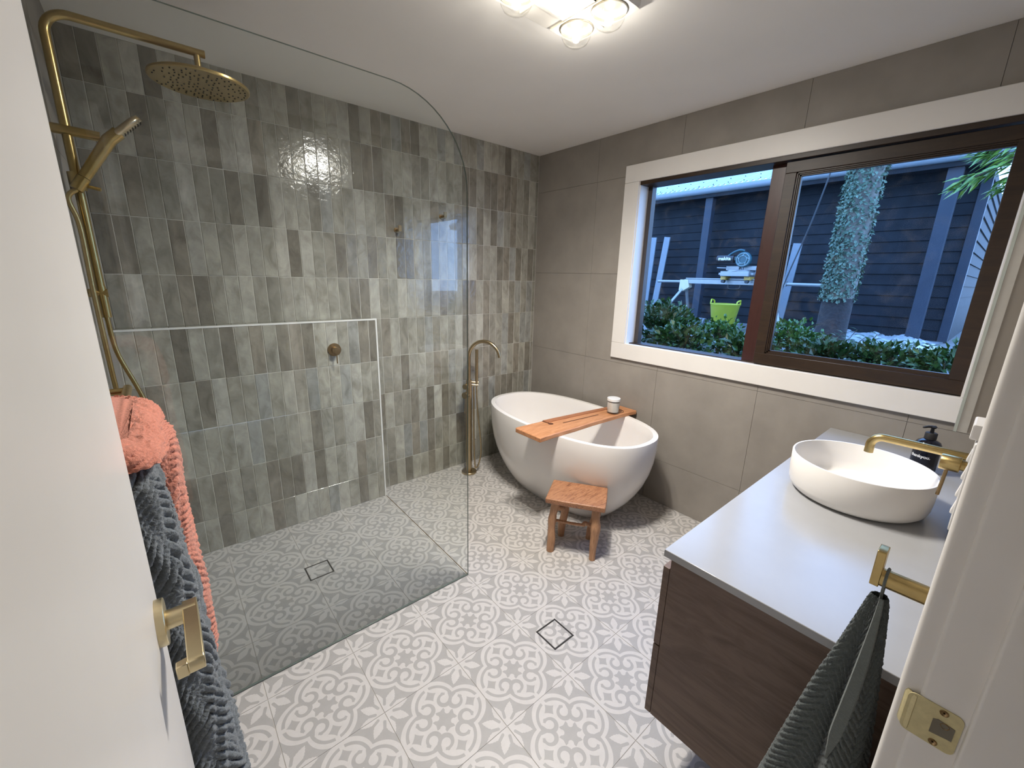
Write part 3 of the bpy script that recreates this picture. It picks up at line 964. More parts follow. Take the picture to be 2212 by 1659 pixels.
# vanity cabinet -----------------------------------------------------------------------
VX0, VX1 = -1.510, -.003; VF = .440
van = thing('vanity_cabinet', 'dark walnut wall-hung vanity cabinet with two drawers under the pale worktop', 'cabinet', (-.755, .2, .25))
mb = MB()
mb.box(VX0, VX0 + .018, YV + .001, VF - .0012, .25, .7846)
mb.build('side_panel', M['walnut'], van, smooth=0, bevel=.0008)
mb = MB(); mb.box(VX0 + .018, VX1, YV + .001, YV + .02, .25, .784).box(VX0 + .018, VX1, YV + .02, VF - .004, .25, .268).box(VX1 - .018, VX1, YV + .02, VF - .004, .268, .784)
mb.box(VX0 + .018, VX1 - .018, VF - .06, VF - .042, .700, .784)
mb.build('carcass', M['walnut'], van, smooth=0)
MB().box(VX0, VX1, VF, VF + .018, .4945, .745).build('drawer', M['walnut'], van, smooth=0, bevel=.0012)
MB().box(VX0, VX1, VF, VF + .018, .2500, .4905).build('drawer', M['walnut'], van, smooth=0, bevel=.0012)
top = thing('worktop', 'pale quartz vanity worktop with a thin square edge', 'worktop', (-.76, .22, .785))
MB().box(-1.5265, -.002, YV + .001, .4535, .785, .8057).build('slab', M['quartz'], top, smooth=30, bevel=.0015)

# basin --------------------------------------------------------------------------------------
bc = Vector((-.772, .213, .8057)); BR = .186; BH = .126
basin = thing('basin', 'round matt-white vessel basin standing on the vanity worktop', 'basin', bc)
prof = [(.135, .0005), (.150, .001), (.166, .006), (.1765, .016), (.182, .032), (.1845, .06), (BR, BH - .002), (BR - .0012, BH), (BR - .0055, BH), (BR - .007, BH - .002),
        (.1755, .06), (.172, .034), (.164, .022), (.148, .0155), (.11, .013), (.03, .011), (.02, .0105)]
MB().lathe(prof, bc, (0, 0, 1), 72).build('bowl', M['basin'], basin, smooth=40)
MB().lathe([(.021, .0108), (.021, .0135), (.0195, .0148), (.004, .0150)], bc, (0, 0, 1), 28).build('drain_cap', M['basin'], basin, smooth=40)

# wall spout and mixer ----------------------------------------------------------------------------
spx = -.772; spz = 1.026
spout = thing('basin_spout', 'brushed brass wall spout reaching out over the white basin', 'tap', (spx, YV, spz))
MB().lathe([(.027, 0), (.027, .006), (.0255, .0075), (.012, .008)], (spx, YV, spz), (0, 1, 0), 28).build('wall_flange', M['brass'], spout, smooth=40)
pts = [Vector((spx, YV + .004, spz)), Vector((spx, .09, spz))] + arc_pts((spx, .172, spz - .030), (0, 0, 1), (0, 1, 0), .030, 0, PI / 2, 9) + [Vector((spx, .202, spz - .056))]
MB().tube(pts, .0120, 18).build('spout', M['brass'], spout, smooth=60)
mxx = -.868
mix = thing('basin_mixer', 'brushed brass wall mixer with a pin lever hanging down beside the basin spout', 'tap', (mxx, YV, spz))
MB().lathe([(.029, 0), (.029, .006), (.0275, .0075), (.012, .008)], (mxx, YV, spz), (0, 1, 0), 28).build('wall_flange', M['brass'], mix, smooth=40)
h_ = MB(); h_.lathe([(.014, .006), (.014, .017), (.0205, .0175), (.0215, .0185), (.0215, .0545), (.0205, .056), (.004, .0562)], (mxx, YV, spz), (0, 1, 0), 28)
ho = h_.build('handle', M['brass'], mix, smooth=40)
MB().cyl((mxx, YV + .040, spz - .019), (mxx, YV + .043, spz - .097), .0042, 12).build('lever_pin', M['brass_dark'], ho, smooth=40)

# soap bottle ---------------------------------------------------------------------------------------
sb = Vector((-.300, .098, .8062))
bot = thing('soap_bottle', 'glossy black pump bottle with small white lettering behind the basin', 'bottle', sb)
MB().lathe([(.034, 0), (.0375, .003), (.0385, .010), (.0385, .096), (.0370, .108), (.032, .118), (.022, .125), (.0165, .127), (.0165, .134)], sb, (0, 0, 1), 40).build('body', M['bottle'], bot, smooth=40)
pm = MB(); pm.lathe([(.0175, .128), (.0175, .150), (.016, .152), (.006, .153), (.005, .168), (.0085, .170), (.011, .176), (.008, .178)], sb, (0, 0, 1), 24)
pmo = pm.build('pump', M['rubber'], bot, smooth=40)
nd_ = Vector((-.75, .66, 0)).normalized()
nz = MB(); nz.tube([sb + Vector((0, 0, .1745)) - nd_ * .008, sb + Vector((0, 0, .1755)) + nd_ * .018, sb + Vector((0, 0, .172)) + nd_ * .036], [.0050, .0045, .0032], 12); nz.build('nozzle', M['rubber'], pmo, smooth=60)
# the lettering wraps round the bottle
tx = bpy.data.curves.new('lettering', 'FONT'); tx.body = 'thankyou.'; tx.size = .0155; tx.align_x = 'CENTER'; tx.resolution_u = 3; tx.offset = .0005
to = bpy.data.objects.new('lettering', tx); COL.objects.link(to)
bpy.context.view_layer.update()
tme = bpy.data.meshes.new_from_object(to.evaluated_get(bpy.context.evaluated_depsgraph_get()))
bpy.data.objects.remove(to)
bm = bmesh.new(); bm.from_mesh(tme)
bmesh.ops.triangulate(bm, faces=bm.faces)
bmesh.ops.subdivide_edges(bm, edges=[e for e in bm.edges if e.calc_length() > .004], cuts=2, use_grid_fill=True)
face_dir = math.atan2(0.0 - sb.y, -2.448 - sb.x) - .27
for v in bm.verts:
    a = face_dir + (v.co.x - .004) / .0385
    v.co = Vector((.0388 * math.cos(a), .0388 * math.sin(a),       .058 + v.co.y))
bm.to_mesh(tme); bm.free()
tme.materials.clear(); tme.materials.append(M['print_white'])
lo = bpy.data.objects.new('lettering', tme); COL.objects.link(lo); lo.parent = bot

# mirror ----------------------------------------------------------------------------------------------
mir = thing('wall_mirror', 'frameless wall mirror standing off the vanity wall above the basin, seen edge on', 'mirror', (-.77, YV, 1.17))
MX0, MX1, MZ0, MZ1 = -1.10, -.36, 1.168, 2.05
MB().box(MX0, MX1, .0245, .0295, MZ0, MZ1).build('glass', [M['mirror_edge']], mir, smooth=0)
MB().box(MX0 + .0006, MX1 - .0006, .0296, .0299, MZ0 + .0006, MZ1 - .0006).build('silvering', M['mirror'], mir, smooth=0)
MB().box(MX0 + .001, MX1 - .001, .0085, .0243, MZ0 + .001, MZ1 - .001).build('backing_frame', simple('pale_mirror_backing', (.55, .54, .51), .5), mir, smooth=0)
MB().box(MX0 + .002, MX1 - .002, YV, .0085, MZ0 + .003, MZ1 - .003).build('wall_filler', M['stone_tile'], mir, smooth=0)  # filler added in wall colour, hiding the unlit back of the mirror

# light switch -------------------------------------------------------------------------------------------
sw = thing('light_switch', 'white four-rocker light switch plate on the wall beside the door frame', 'light switch', (-1.69, YV, 1.25))
MB().prism([(-1.69 + a, 1.247 + b) for a, b in rrect(.076, .118, .004, 3)], lambda a, b, h: (a, YV + h, b), 0, .0105).build('plate', M['switch'], sw, smooth=30, bevel=.0015)
for k in range(4):
    z = 1.247 + .036 - k * .024
    r = MB(); r.obox((-1.698 , YV + .0098, z), (1, 0, 0), (0, 1, .16), (0, -.16, 1), .0068, .0022, .0085); r.build('rocker', M['switch'], sw, smooth=0, bevel=.001)
MB().box(-1.722, -1.668, YV, YV + .0165, 1.3075, 1.3265).build('cover_cap', M['switch'], sw, smooth=0, bevel=.002)

# robe peg with hand towel ------------------------------------------------------------------------------------
pgx, pgz = -1.62, 1.032
peg = thing('towel_peg', 'chunky brushed brass wall peg with upright end plate beside the doorway', 'towel hook', (pgx, YV, pgz))
MB().cyl((pgx, YV, pgz), (pgx, .047, pgz), .0145, 28).build('bar', M['brass'], peg, smooth=40)
MB().prism([(pgx + a, pgz + .018 + b) for a, b in rrect(.030, .062, .0035, 3)], lambda a, b, h: (a, h, b), .046, .0575).build('end_plate', M['brass'], peg, smooth=30, bevel=.001)
MB().lathe([(.024, 0), (.024, .005), (.015, .006)], (pgx, YV, pgz), (0, 1, 0), 28).build('wall_flange', M['brass'], peg, smooth=40)

ht = thing('hand_towel', 'dark grey-green ribbed hand towel hanging by its loop from the brass peg', 'hand towel', (pgx, .043, .99))
lp = MB()
lp.tube([Vector((pgx, .040, pgz)) + Vector((math.cos(t) * .0170, 0, math.sin(t) * .0165)) for t in np.linspace(-.9, PI + .9, 18)] , .0020, 6)
lp.tube([(pgx + .0106, .040, pgz - .0129), (pgx + .002, .040, .992)], .0020, 6).tube([(pgx - .0106, .040, pgz - .0129), (pgx - .002, .040, .992)], .0020, 6)
lp.build('loop', M['hand_hem'], ht, smooth=60)

# gathered cloth: a closed pleated outline that opens out downwards, carrying a herringbone pile
def ht_prof(t):
    ry = .010 + .030 * t ** .6 + .046 * t ** 1.25
    rx = .009 + .034 * t ** .7 + .028 * t
    return rx, ry, pgx - .004 - .010 * t, .041 + .010 * t + .008 * t * t


def ht_fold(a, t):
    f = .26 * math.cos(3 * a + .9 + .4 * t) + .16 * math.cos(5 * a + 2.2 - .5 * t) + .05 * math.cos(9 * a + 4 * t)
    return 1 + f * min(1, .3 + t * 2.4)


def hand_cloth(nt=230, na=260):
    V = []; F = []
    for i in range(nt):
        t = i / (nt - 1)
        z = 1.002 - .62 * t
        rx, ry, cx_, cy = ht_prof(t)
        for k in range(na):
            a = 2 * PI * k / na
            r = ht_fold(a, t)
            u = (a / (2 * PI)) * 7.0 + .35
            tri = abs((u % 1) - .5) * 2
            rib = 1 - abs(2 * ((t * 40 + tri * 2.3 + .25 * math.sin(9 * t + 3 * a)) % 1) - 1) ** 2
            amp = .0046 * min(1, .12 + t * 2.6)
            x = math.cos(a) * rx * r; y = math.sin(a) * ry * r
            nl = math.hypot(x, y) + 1e-6
            d = amp * (rib - .5) + random.gauss(0, .0005)
            V.append((cx_ + x + x / nl * d, cy + y + y / nl * d, z + .006 * math.sin(3 * a + 1) * t + random.gauss(0, .0003)))
    for i in range(nt - 1):
        for k in range(na):
            F.append((i * na + k, i * na + (k + 1) % na, (i + 1) * na + (k + 1) % na, (i + 1) * na + k))
    return V, F
mb = MB(); v_, f_ = hand_cloth(); mb.add(v_, f_)
mb.build('cloth', M['hand_towel'], ht, smooth=75)
# flat woven hem running down the face turned to the door
hm = []
for i in range(20):
    t = i / 19 * .50
    rx, ry, cx_, cy = ht_prof(t)
    a = PI + .30 - .55 * t
    w = (.0030 + .0065 * math.sin(min(1, t / .42) * PI * .60)) * min(1, (.515 - t) / .10)
    f0 = ht_fold(a, t)
    c = Vector((cx_ + math.cos(a) * rx * f0 - .0045, cy + math.sin(a) * ry * f0, 1.004 - .62 * t))
    hm.append([c + Vector((.0018, w, 0)), c + Vector((-.0015, w * .8, 0)), c + Vector((-.0020, -w * .8, 0)), c + Vector((.0016, -w, 0))])
MB().loft(hm).build('hem', M['hand_hem'], ht, smooth=50)


# bath towels on the shower wall ---------------------------------------------------------
def ribs(u, v, per=.0145, wid=.055, slope=1.15):
    """herringbone height at cloth coordinates (metres)"""
    k = (u / wid) % 2
    tri = abs(k - 1) * wid
    s = ((v + tri * slope + .010 * math.sin(u * 31 + 3 * math.sin(v * 11)) + .009 * math.sin(v * 27 + 2 + u * 17)) / per) % 1
    soft = .62 + .38 * math.sin(v * 41 + u * 53 + 2 * math.sin(u * 90))
    return (1 - abs(2 * s - 1) ** 2.6) * soft


def towel_mesh(section, zt, zb, top_r, amp, nz=190, na=150, slope=1.15, per=.0145, wid=.055):
    """section(z) -> x0, x1, y0, y1, radius: plan outline of the hanging slab at height z; rounded over the rail at zt"""
    rows = []
    # arc-length rows down the outside, starting at the crown of the fold
    vv = []
    for i in range(nz):
        q = i / (nz - 1)
        vv.append(q)
    total = (zt - zb) + top_r * .57
    for q in vv:
        s = q * total
        if s < top_r * PI / 2:
            a = s / top_r
            z = zt - top_r * (1 - math.cos(a)); inset = top_r * (1 - math.sin(a))
        else:
            z = zt - top_r - (s - top_r * PI / 2); inset = 0
        x0, x1, y0, y1, r = section(z)
        cxm = (x0 + x1) / 2
        ring = []
        # outline: start at wall side near end, go round the near end, the face, the far end
        pts = []
        n1 = na
        per_ = []
        def P(d):
            return d
        xo1 = x1 - inset; yo0 = y0 + inset * .6; rr = min(r, (xo1 - x0) * .95)
        straight1 = max(.0, xo1 - rr - x0)
        arc = rr * PI / 2
        face = max(.02, (y1 - rr) - (yo0 + rr))
        tot = straight1 + arc + face + arc + straight1
        for k in range(n1):
            d = tot * k / (n1 - 1)
            if d < straight1: p = (x0 + d, yo0); nrm = (0, -1)
            elif d < straight1 + arc:
                a = (d - straight1) / rr; p = (xo1 - rr + rr * math.sin(a), yo0 + rr - rr * math.cos(a)); nrm = (math.sin(a), -math.cos(a))
            elif d < straight1 + arc + face:
                e = d - straight1 - arc; p = (xo1, yo0 + rr + e); nrm = (1, 0)
            elif d < straight1 + 2 * arc + face:
                a = (d - straight1 - arc - face) / rr; p = (xo1 - rr + rr * math.cos(a), y1 - rr + rr * math.sin(a)); nrm = (math.cos(a), math.sin(a))
            else:
                e = d - straight1 - 2 * arc - face; p = (xo1 - rr - e, y1); nrm = (0, 1)
            h = ribs(d, s, per, wid, slope)
            m = amp * (h - .5) + .004 * math.sin(s * 19 + d * 11) * math.sin(d * 23 + 1) + random.gauss(0, .0008)
            up = math.cos(min(s / top_r, PI / 2)) if top_r > 0 else 0
            ring.append((p[0] + nrm[0] * m * (1 - up * .7), p[1] + nrm[1] * m * (1 - up * .7), z + m * up + random.gauss(0, .0004)))
        rows.append(ring)
    mb = MB()
    mb.loft(rows, cap0=True, cap1=False, closed=True)
    return mb

rail = thing('towel_rail', 'brass double towel rail on the shower wall behind the door, mostly covered by towels', 'towel rail', (-L, 1.1, 1.2))
for zz, xx in ((1.195, -2.535), (1.140, -2.515)):
    mb = MB(); mb.cyl((xx, .83, zz), (xx, 1.36, zz), .009, 16)
    mb.build('bar', M['brass'], rail, smooth=40)
    for yy in (.87, 1.33):
        MB().cyl((-L, yy, zz), (xx, yy, zz), .008, 14).build('bracket', M['brass'], rail, smooth=40)

ct = thing('coral_towel', 'coral pink ribbed bath towel folded over the upper rail behind the door', 'towel', (-2.55, 1.0, 1.25))
def coral_sec(z):
    low = max(0, min(1, (1.182 - z) / .02))
    y0 = .800 + .205 * low
    xf = -2.474 + .012 * max(0, min(1, (1.20 - z) / .5)) + .010 * low
    return (-2.606, xf, y0, 1.145, .050)
towel_mesh(coral_sec, 1.222, .60, .040, .0058, nz=230, na=190, slope=.40, per=.0150, wid=.07).build('cloth', M['coral_towel'], ct, smooth=80)
gt_ = thing('grey_towel', 'slate grey ribbed bath towel hanging in front of the coral towel', 'towel', (-2.55, .95, 1.1))
def grey_sec(z):
    t = max(0, min(1, (1.165 - z) / .65))
    xf = -2.489 + .041 * t + .004 * math.sin(z * 16)
    return (-2.606, xf, .802 + .006 * math.sin(z * 9), 1.0, .058)
towel_mesh(grey_sec, 1.182, .42, .040, .0118, nz=330, na=210, slope=1.25, per=.0225, wid=.062).build('cloth', M['grey_towel'], gt_, smooth=80)

# shower rail set --------------------------------------------------------------------------
RX, RY = -2.586, 1.95
B = M['brass']
sh = thing('shower_rail_set', 'brushed brass exposed shower rail with overhead arm, round rain head and hand shower', 'shower', (RX, RY, 1.3))
bend = .060; zt = 2.190
pts = [Vector((RX, RY, 1.345)), Vector((RX, RY, zt - bend))] + arc_pts((RX + bend, RY, zt - bend), (-1, 0, 0), (0, 0, 1), bend, 0, PI / 2, 10)[1:] + [Vector((-2.205, RY, zt))]
MB().tube(pts, .0120, 18).build('riser_and_arm', B, sh, smooth=60)
MB().cyl((RX, RY, 1.318), (RX, RY, 1.420), .0135, 18).build('outlet', B, sh, smooth=40)
br = MB(); br.cyl((-L, RY - .004, 1.880), (-2.512, RY - .004, 1.875), .0140, 20).build('upper_bracket', B, sh, smooth=40)
br = MB(); br.cyl((-L, RY, 1.398), (-2.570, RY, 1.398), .0135, 20).build('lower_bracket', B, sh, smooth=40)
hc = Vector((-2.228, RY, 2.098))
MB().cyl((hc.x, RY, zt - .004), (hc.x, RY, hc.z + .008), .0095, 18).build('drop_pipe', B, sh, smooth=40)
hd = MB(); hd.lathe([(.020, .016), (.030, .010), (.140, .006), (.1445, .003), (.1445, -.003), (.141, -.0055), (.004, -.0058)], hc, (0, 0, 1), 56)
hdo = hd.build('rain_head', B, sh, smooth=35)
nz = MB()
for rr_, n_ in ((.018, 6), (.034, 10), (.050, 14), (.066, 18), (.082, 22), (.098, 26), (.114, 30), (.129, 34)):
    for k in range(n_):
        if random.random() < .22: continue
        a = 2 * PI * (k + .5 * (n_ % 3)) / n_
        nz.lathe([(.0026, 0), (.0020, -.0022)], (hc.x + rr_ * math.cos(a), hc.y + rr_ * math.sin(a), hc.z - .0058), (0, 0, 1), 6)
no = nz.build('nozzles', M['rubber'], hdo, smooth=0); no['kind'] = 'stuff'
# slider and hand shower
s0 = Vector((RX + .012, RY - .030, 1.735)); s1 = Vector((-2.492, RY - .020, 1.868)); s2 = Vector((-2.418, RY - .02, 1.940))
sl = MB(); sl.cyl((RX, RY, 1.712), (RX, RY, 1.762), .0200, 22).cyl((RX, RY, 1.738), (RX + .012, RY - .032, 1.738), .0120, 16)
slo = sl.build('slider', B, sh, smooth=40)
ad = (s1 - s0).normalized()
MB().cyl(s0 - ad * .030, s0 + ad * .012, .0165, 22).cyl((RX + .012, RY - .02, 1.725), (RX + .052, RY - .03, 1.716), .0050, 12).build('holder', B, slo, smooth=40)
hs = MB(); hs.tube([s0 + ad * .014, s0.lerp(s1, .5), s1, s1.lerp(s2, .35)], [.0150, .0165, .0180, .0180], 22)
hso = hs.build('hand_shower', B, sh, smooth=50)
fd = (s2 - s1).normalized(); fn_ = Vector((fd.z, 0, -fd.x))
spm = MB()
cc_ = s1.lerp(s2, .62)
sd = Vector((0, 1, 0))
prof2 = [(-.050, .012), (-.030, .022), (0, .027), (.028, .026), (.044, .018), (.050, .007)]
rings = []
for a_, w_ in prof2:
    c_ = cc_ + fd * a_
    th_ = .0125 if abs(a_) < .04 else .010
    rings.append([c_ + sd * (w_ * math.cos(t)) + fn_ * (th_ * math.sin(t)) for t in np.linspace(0, 2 * PI, 20, endpoint=False)])
spm.loft(rings).build('spray_face', simple('pale_brass_face', (.66, .56, .40), .28, .9), hso, smooth=60)
nzz = MB()
for i in range(9):
    for j in range(-1, 2):
        p_ = cc_ + fd * (-.038 + i * .0098) + sd * (j * .010) + fn_ * .0122
        nzz.lathe([(.0022, -.0004), (.0018, .0018)], p_, fn_, 6)
no = nzz.build('nozzles', M['rubber'], hso, smooth=0); no['kind'] = 'stuff'
hh = s0 - ad * .030
MB().tube(spline([hh, hh + Vector((-.022, -.004, -.030)), Vector((-2.600, RY - .028, 1.60)), Vector((-2.602, RY - .030, 1.40)), Vector((-2.600, RY - .03, 1.10)), Vector((-2.590, RY - .03, .80)),
                  Vector((-2.556, RY - .02, .62)), Vector((-2.512, RY - .01, .72)), Vector((-2.512, RY - .005, .90)), Vector((-2.545, RY, 1.06)), Vector((-2.580, RY, 1.20)), Vector((RX, RY, 1.325))], 9), .0070, 10).build('hose', B, sh, smooth=60)

# shower mixer on the ledge -----------------------------------------------------------------
smx = thing('shower_mixer', 'round brass shower mixer with pin lever on the tiled ledge wall', 'shower mixer', (-1.692, LY, 1.043))
MB().lathe([(.038, 0), (.038, .006), (.0365, .0075), (.012, .008)], (-1.692, LY, 1.043), (0, -1, 0), 32).build('wall_plate', M['brass_dark'], smx, smooth=40)
kb = MB().lathe([(.019, .005), (.019, .050), (.018, .052), (.004, .0523)], (-1.692, LY, 1.043), (0, -1, 0), 28).build('handle', M['brass_dark'], smx, smooth=40)
MB().cyl((-1.692, LY - .040, 1.028), (-1.694, LY - .046, .968), .0036, 12).build('lever_pin', M['brass_dark'], kb, smooth=40)

# robe hooks --------------------------------------------------------------------------------
for i, (hx_, hz_, lab) in enumerate(((-1.222, 1.752, 'lower of two small brass robe hooks on the green tiles, nearer the shower'),
                                     (-.893, 1.866, 'higher of two small brass robe hooks on the green tiles, nearer the window'))):
    hk = thing('robe_hook', lab, 'robe hook', (hx_, W, hz_), group='brass robe hooks on the tiled wall')
    MB().cyl((hx_, W, hz_), (hx_, W - .052, hz_), .0095, 18).build('bar', M['brass_dark'], hk, smooth=40)
    MB().cyl((hx_, W, hz_), (hx_, W - .006, hz_), .016, 22).build('wall_flange', M['brass_dark'], hk, smooth=40)
    MB().prism([(hx_ + a, hz_ + .007 + b) for a, b in rrect(.020, .036, .003, 2)], lambda a, b, h: (a, h, b), W - .057, W - .050).build('end_plate', M['brass_dark'], hk, smooth=30)

# ceiling heater light ------------------------------------------------------------------------
hx0, hx1, hy0, hy1 = -1.482, -1.042, 1.020, 1.328
hl = thing('heat_lamp_unit', 'white four-lamp bathroom heater and light glowing on the ceiling', 'ceiling heater', ((hx0 + hx1) / 2, (hy0 + hy1) / 2, H))
pan = simple('heater_white', (.70, .68, .64), .4, var=.01)
ZL = H - .022
fr = MB(); cxl, cyl_ = (hx0 + hx1) / 2, (hy0 + hy1) / 2
rgs = []
for z, k in ((H, 0), (H - .012, 0), (ZL, -.008)):
    rgs.append([(cxl + a, cyl_ + b, z) for a, b in rrect(hx1 - hx0 + k * 2, hy1 - hy0 + k * 2, .02, 5)])
# the lower face has round openings for the lamps, so build it as a plate cut around them
fr.loft(rgs, cap0=True, cap1=False)
lamps = [(-1.115, 1.252), (-1.115, 1.102), (-1.408, 1.252), (-1.408, 1.102)]
fr.build('housing', pan, hl, smooth=40)
# plate: boolean-free, strips between square cells each holding a ring
RLO = .062
def cell(mb, cx, cy, hw, hh, r, z, n=32):
    sq = []
    ci = []
    for k in range(n):
        a = 2 * PI * k / n + PI / 4
        c, s = math.cos(a), math.sin(a); m = max(abs(c) / hw, abs(s) / hh)
        sq.append((cx + c / m, cy + s / m, z)); ci.append((cx + r * c, cy + r * s, z))
    mb.add(sq + ci, [(k, (k + 1) % n, n + (k + 1) % n, n + k) for k in range(n)])
fp = MB()
for lx, ly in lamps: cell(fp, lx, ly, .0725, .0745, RLO, ZL)
cell(fp, cxl, cyl_ , .0735, .0745, .056, ZL - .004)
for q in ((hx0 + .008, -1.4805, hy0 + .008, hy1 - .008), (-1.0425, hx1 - .008, hy0 + .008, hy1 - .008), (-1.4805, -1.0425, 1.3265, hy1 - .008), (-1.4805, -1.0425, hy0 + .008, 1.0275),
          (-1.335, -1.189, 1.2485, 1.3265), (-1.335, -1.189, 1.0275, 1.0995)):
    if q[1] > q[0] and q[3] > q[2]: fp.add([(q[0], q[2], ZL), (q[1], q[2], ZL), (q[1], q[3], ZL), (q[0], q[3], ZL)], [(0, 3, 2, 1)])
fp.build('face_plate', pan, hl, smooth=0)
for xx in (-1.3365, -1.1875):
    MB().box(xx - .0022, xx + .0022, hy0 + .012, hy1 - .012, ZL - .006, ZL).build('divider', simple('pale_divider', (.85, .80, .66), .3), hl, smooth=0)
for i, (lx, ly) in enumerate(lamps):
    la = MB(); la.lathe([(.060, .004), (.057, .010), (.048, .017), (.030, .0208), (.018, .0214), (.0005, .0215)], (lx, ly, ZL - .002), (0, 0, 1), 32, caps=False)
    lo_ = la.build('heat_lamp', M['reflector'], hl, smooth=60)
    MB().lathe([(.0615, .004), (.0615, -.003), (.0585, -.004), (.0580, .004)], (lx, ly, ZL), (0, 0, 1), 36, caps=False).build('lamp_rim', simple('lamp_rim', (.62, .57, .46), .25, .7), lo_, smooth=40)
    # bulb bowl, bulging below the plate
    bw = MB(); bw.lathe([(.0570, .002), (.0565, -.012), (.0520, -.030), (.0420, -.046), (.0240, -.056), (.0010, -.0595)], (lx, ly, ZL), (0, 0, 1), 32, caps=False)
    bw.build('bulb_bowl', M['lamp_glass'], lo_, smooth=60)
    fl = MB(); fl.lathe([(.002, -.044), (.010, -.041), (.015, -.032), (.013, -.022), (.005, -.012)], (lx, ly, ZL), (0, 0, 1), 16)
    fl.build('filament', M['filament'], lo_, smooth=60)
    ld = bpy.data.lights.new('heat_lamp_light', 'SPOT'); ld.energy = LAMP_W; ld.color = LAMP_RGB; ld.spot_size = math.radians(154); ld.spot_blend = 1.0; ld.shadow_soft_size = .022
    lob = bpy.data.objects.new('heat_lamp_light', ld); COL.objects.link(lob); lob.parent = hl
    lob.location = Vector((lx, ly, ZL - .064)) - hl.location
for lx, ly in lamps:        # stray light of the bare bulbs
    ld = bpy.data.lights.new('heat_lamp_glow', 'POINT'); ld.energy = LAMP_W * .028; ld.color = LAMP_RGB; ld.shadow_soft_size = .006
    lob = bpy.data.objects.new('heat_lamp_glow', ld); COL.objects.link(lob); lob.parent = hl; lob.location = Vector((lx, ly, ZL - .052)) - hl.location
MB().lathe([(.056, 0), (.056, -.006), (.050, -.012), (.001, -.013)], (cxl, cyl_, ZL - .004), (0, 0, 1), 36).build('diffuser', M['led'], hl, smooth=50)
ld = bpy.data.lights.new('diffuser_light', 'AREA'); ld.shape = 'DISK'; ld.size = .11; ld.energy = LED_W; ld.color = LED_RGB
lob = bpy.data.objects.new('diffuser_light', ld); COL.objects.link(lob); lob.parent = hl; lob.location = Vector((cxl, cyl_, ZL - .019)) - hl.location


# ================================================================== the yard outside the window
GZ = .86
ground = structure('ground', 'dark garden bed and paving outside the bathroom window', 'ground')
MB().box(.16, 12, -6, 12, .55, .78).build('garden_bed', M['soil'], ground, smooth=0)
MB().box(2.0, 12, -6, 12, .60, GZ).build('paving', M['concrete'], ground, smooth=0)
SX = 4.5; CY = .44
shed = thing('shed', 'dark weatherboard shed with pale gutter and steel roof across the yard', 'shed', (SX + 1.5, 3.5, GZ))
pitch = .127
nb = 15
for k in range(nb):
    z = GZ + .02 + k * pitch
    mb = MB()
    mb.prism([(SX - .024, z - .012), (SX - .006, z + pitch + .004), (SX + .006, z + pitch + .004), (SX - .004, z - .012)], lambda a, b, h: (a, h, b), CY + .05, 7.5)
    mb.build('weatherboard', M['boards'], shed, smooth=0)
for k in range(nb):
    z = GZ + .02 + k * pitch
    mb = MB()
    mb.prism([(CY - .024, z - .012), (CY - .006, z + pitch + .004), (CY + .006, z + pitch + .004), (CY - .004, z - .012)], lambda a, b, h: (h, a, b), SX + .06, 8.0)
    mb.build('weatherboard', M['boards'], shed, smooth=0)
MB().box(SX - .035, SX + .06, CY - .03, CY + .055, GZ, GZ + nb * pitch + .05).build('corner_board', M['post'], shed, smooth=0, bevel=.004)
MB().box(SX + .01, 8.0, CY + .01, 7.5, GZ, 2.80).build('wall_core', M['dark'], shed, smooth=0)
MB().box(SX - .04, SX + .02, CY, 7.5, GZ - .02, GZ + .012).build('base_plate', M['plank'], shed, smooth=0)
for y0, y1 in ((3.235, 3.345), (.625, .745)):
    MB().box(4.17, 4.28, y0, y1, GZ, 2.77).build('post', M['post'], shed, smooth=0, bevel=.004)
MB().box(4.12, 4.30, -.1, 7.6, 2.71, 2.77).build('fascia', M['boards'], shed, smooth=0)
g = MB()
gp = [(4.10, 2.85), (4.075, 2.84), (4.065, 2.81), (4.075, 2.775), (4.10, 2.76), (4.20, 2.76), (4.20, 2.85), (4.19, 2.85), (4.19, 2.772), (4.10, 2.772), (4.085, 2.78), (4.078, 2.81), (4.087, 2.835), (4.10, 2.842)]
g.prism(gp, lambda a, b, h: (a, h, b), -.1, 7.6); g.build('gutter', M['gutter'], shed, smooth=50)
# corrugated roof sheets rising away from the gutter
slope = math.tan(math.radians(17))
for s_ in range(10):
    y0 = -.1 + s_ * .77; n_ = 48; V = []
    for i in range(n_ + 1):
        y = y0 + .765 * i / n_; dz = .009 * math.sin(i / n_ * 10 * 2 * PI)
        V += [(4.13, y, 2.862 + dz), (9.0, y, 2.862 + dz + 4.87 * slope)]
    mb = MB(); mb.add(V, [(2 * i, 2 * i + 2, 2 * i + 3, 2 * i + 1) for i in range(n_)])
    mb.build('roof_sheet', M['roof'], shed, smooth=60)
sc_ = MB()
for r in range(4):
    for k in range(34):
        x = 4.25 + r * .55; y = .0 + k * .22
        sc_.lathe([(.009, 0), (.006, .010)], (x, y, 2.871 + (x - 4.13) * slope), (0, 0, 1), 6)
o = sc_.build('roof_screws', M['dark'], shed, smooth=0); o['kind'] = 'stuff'

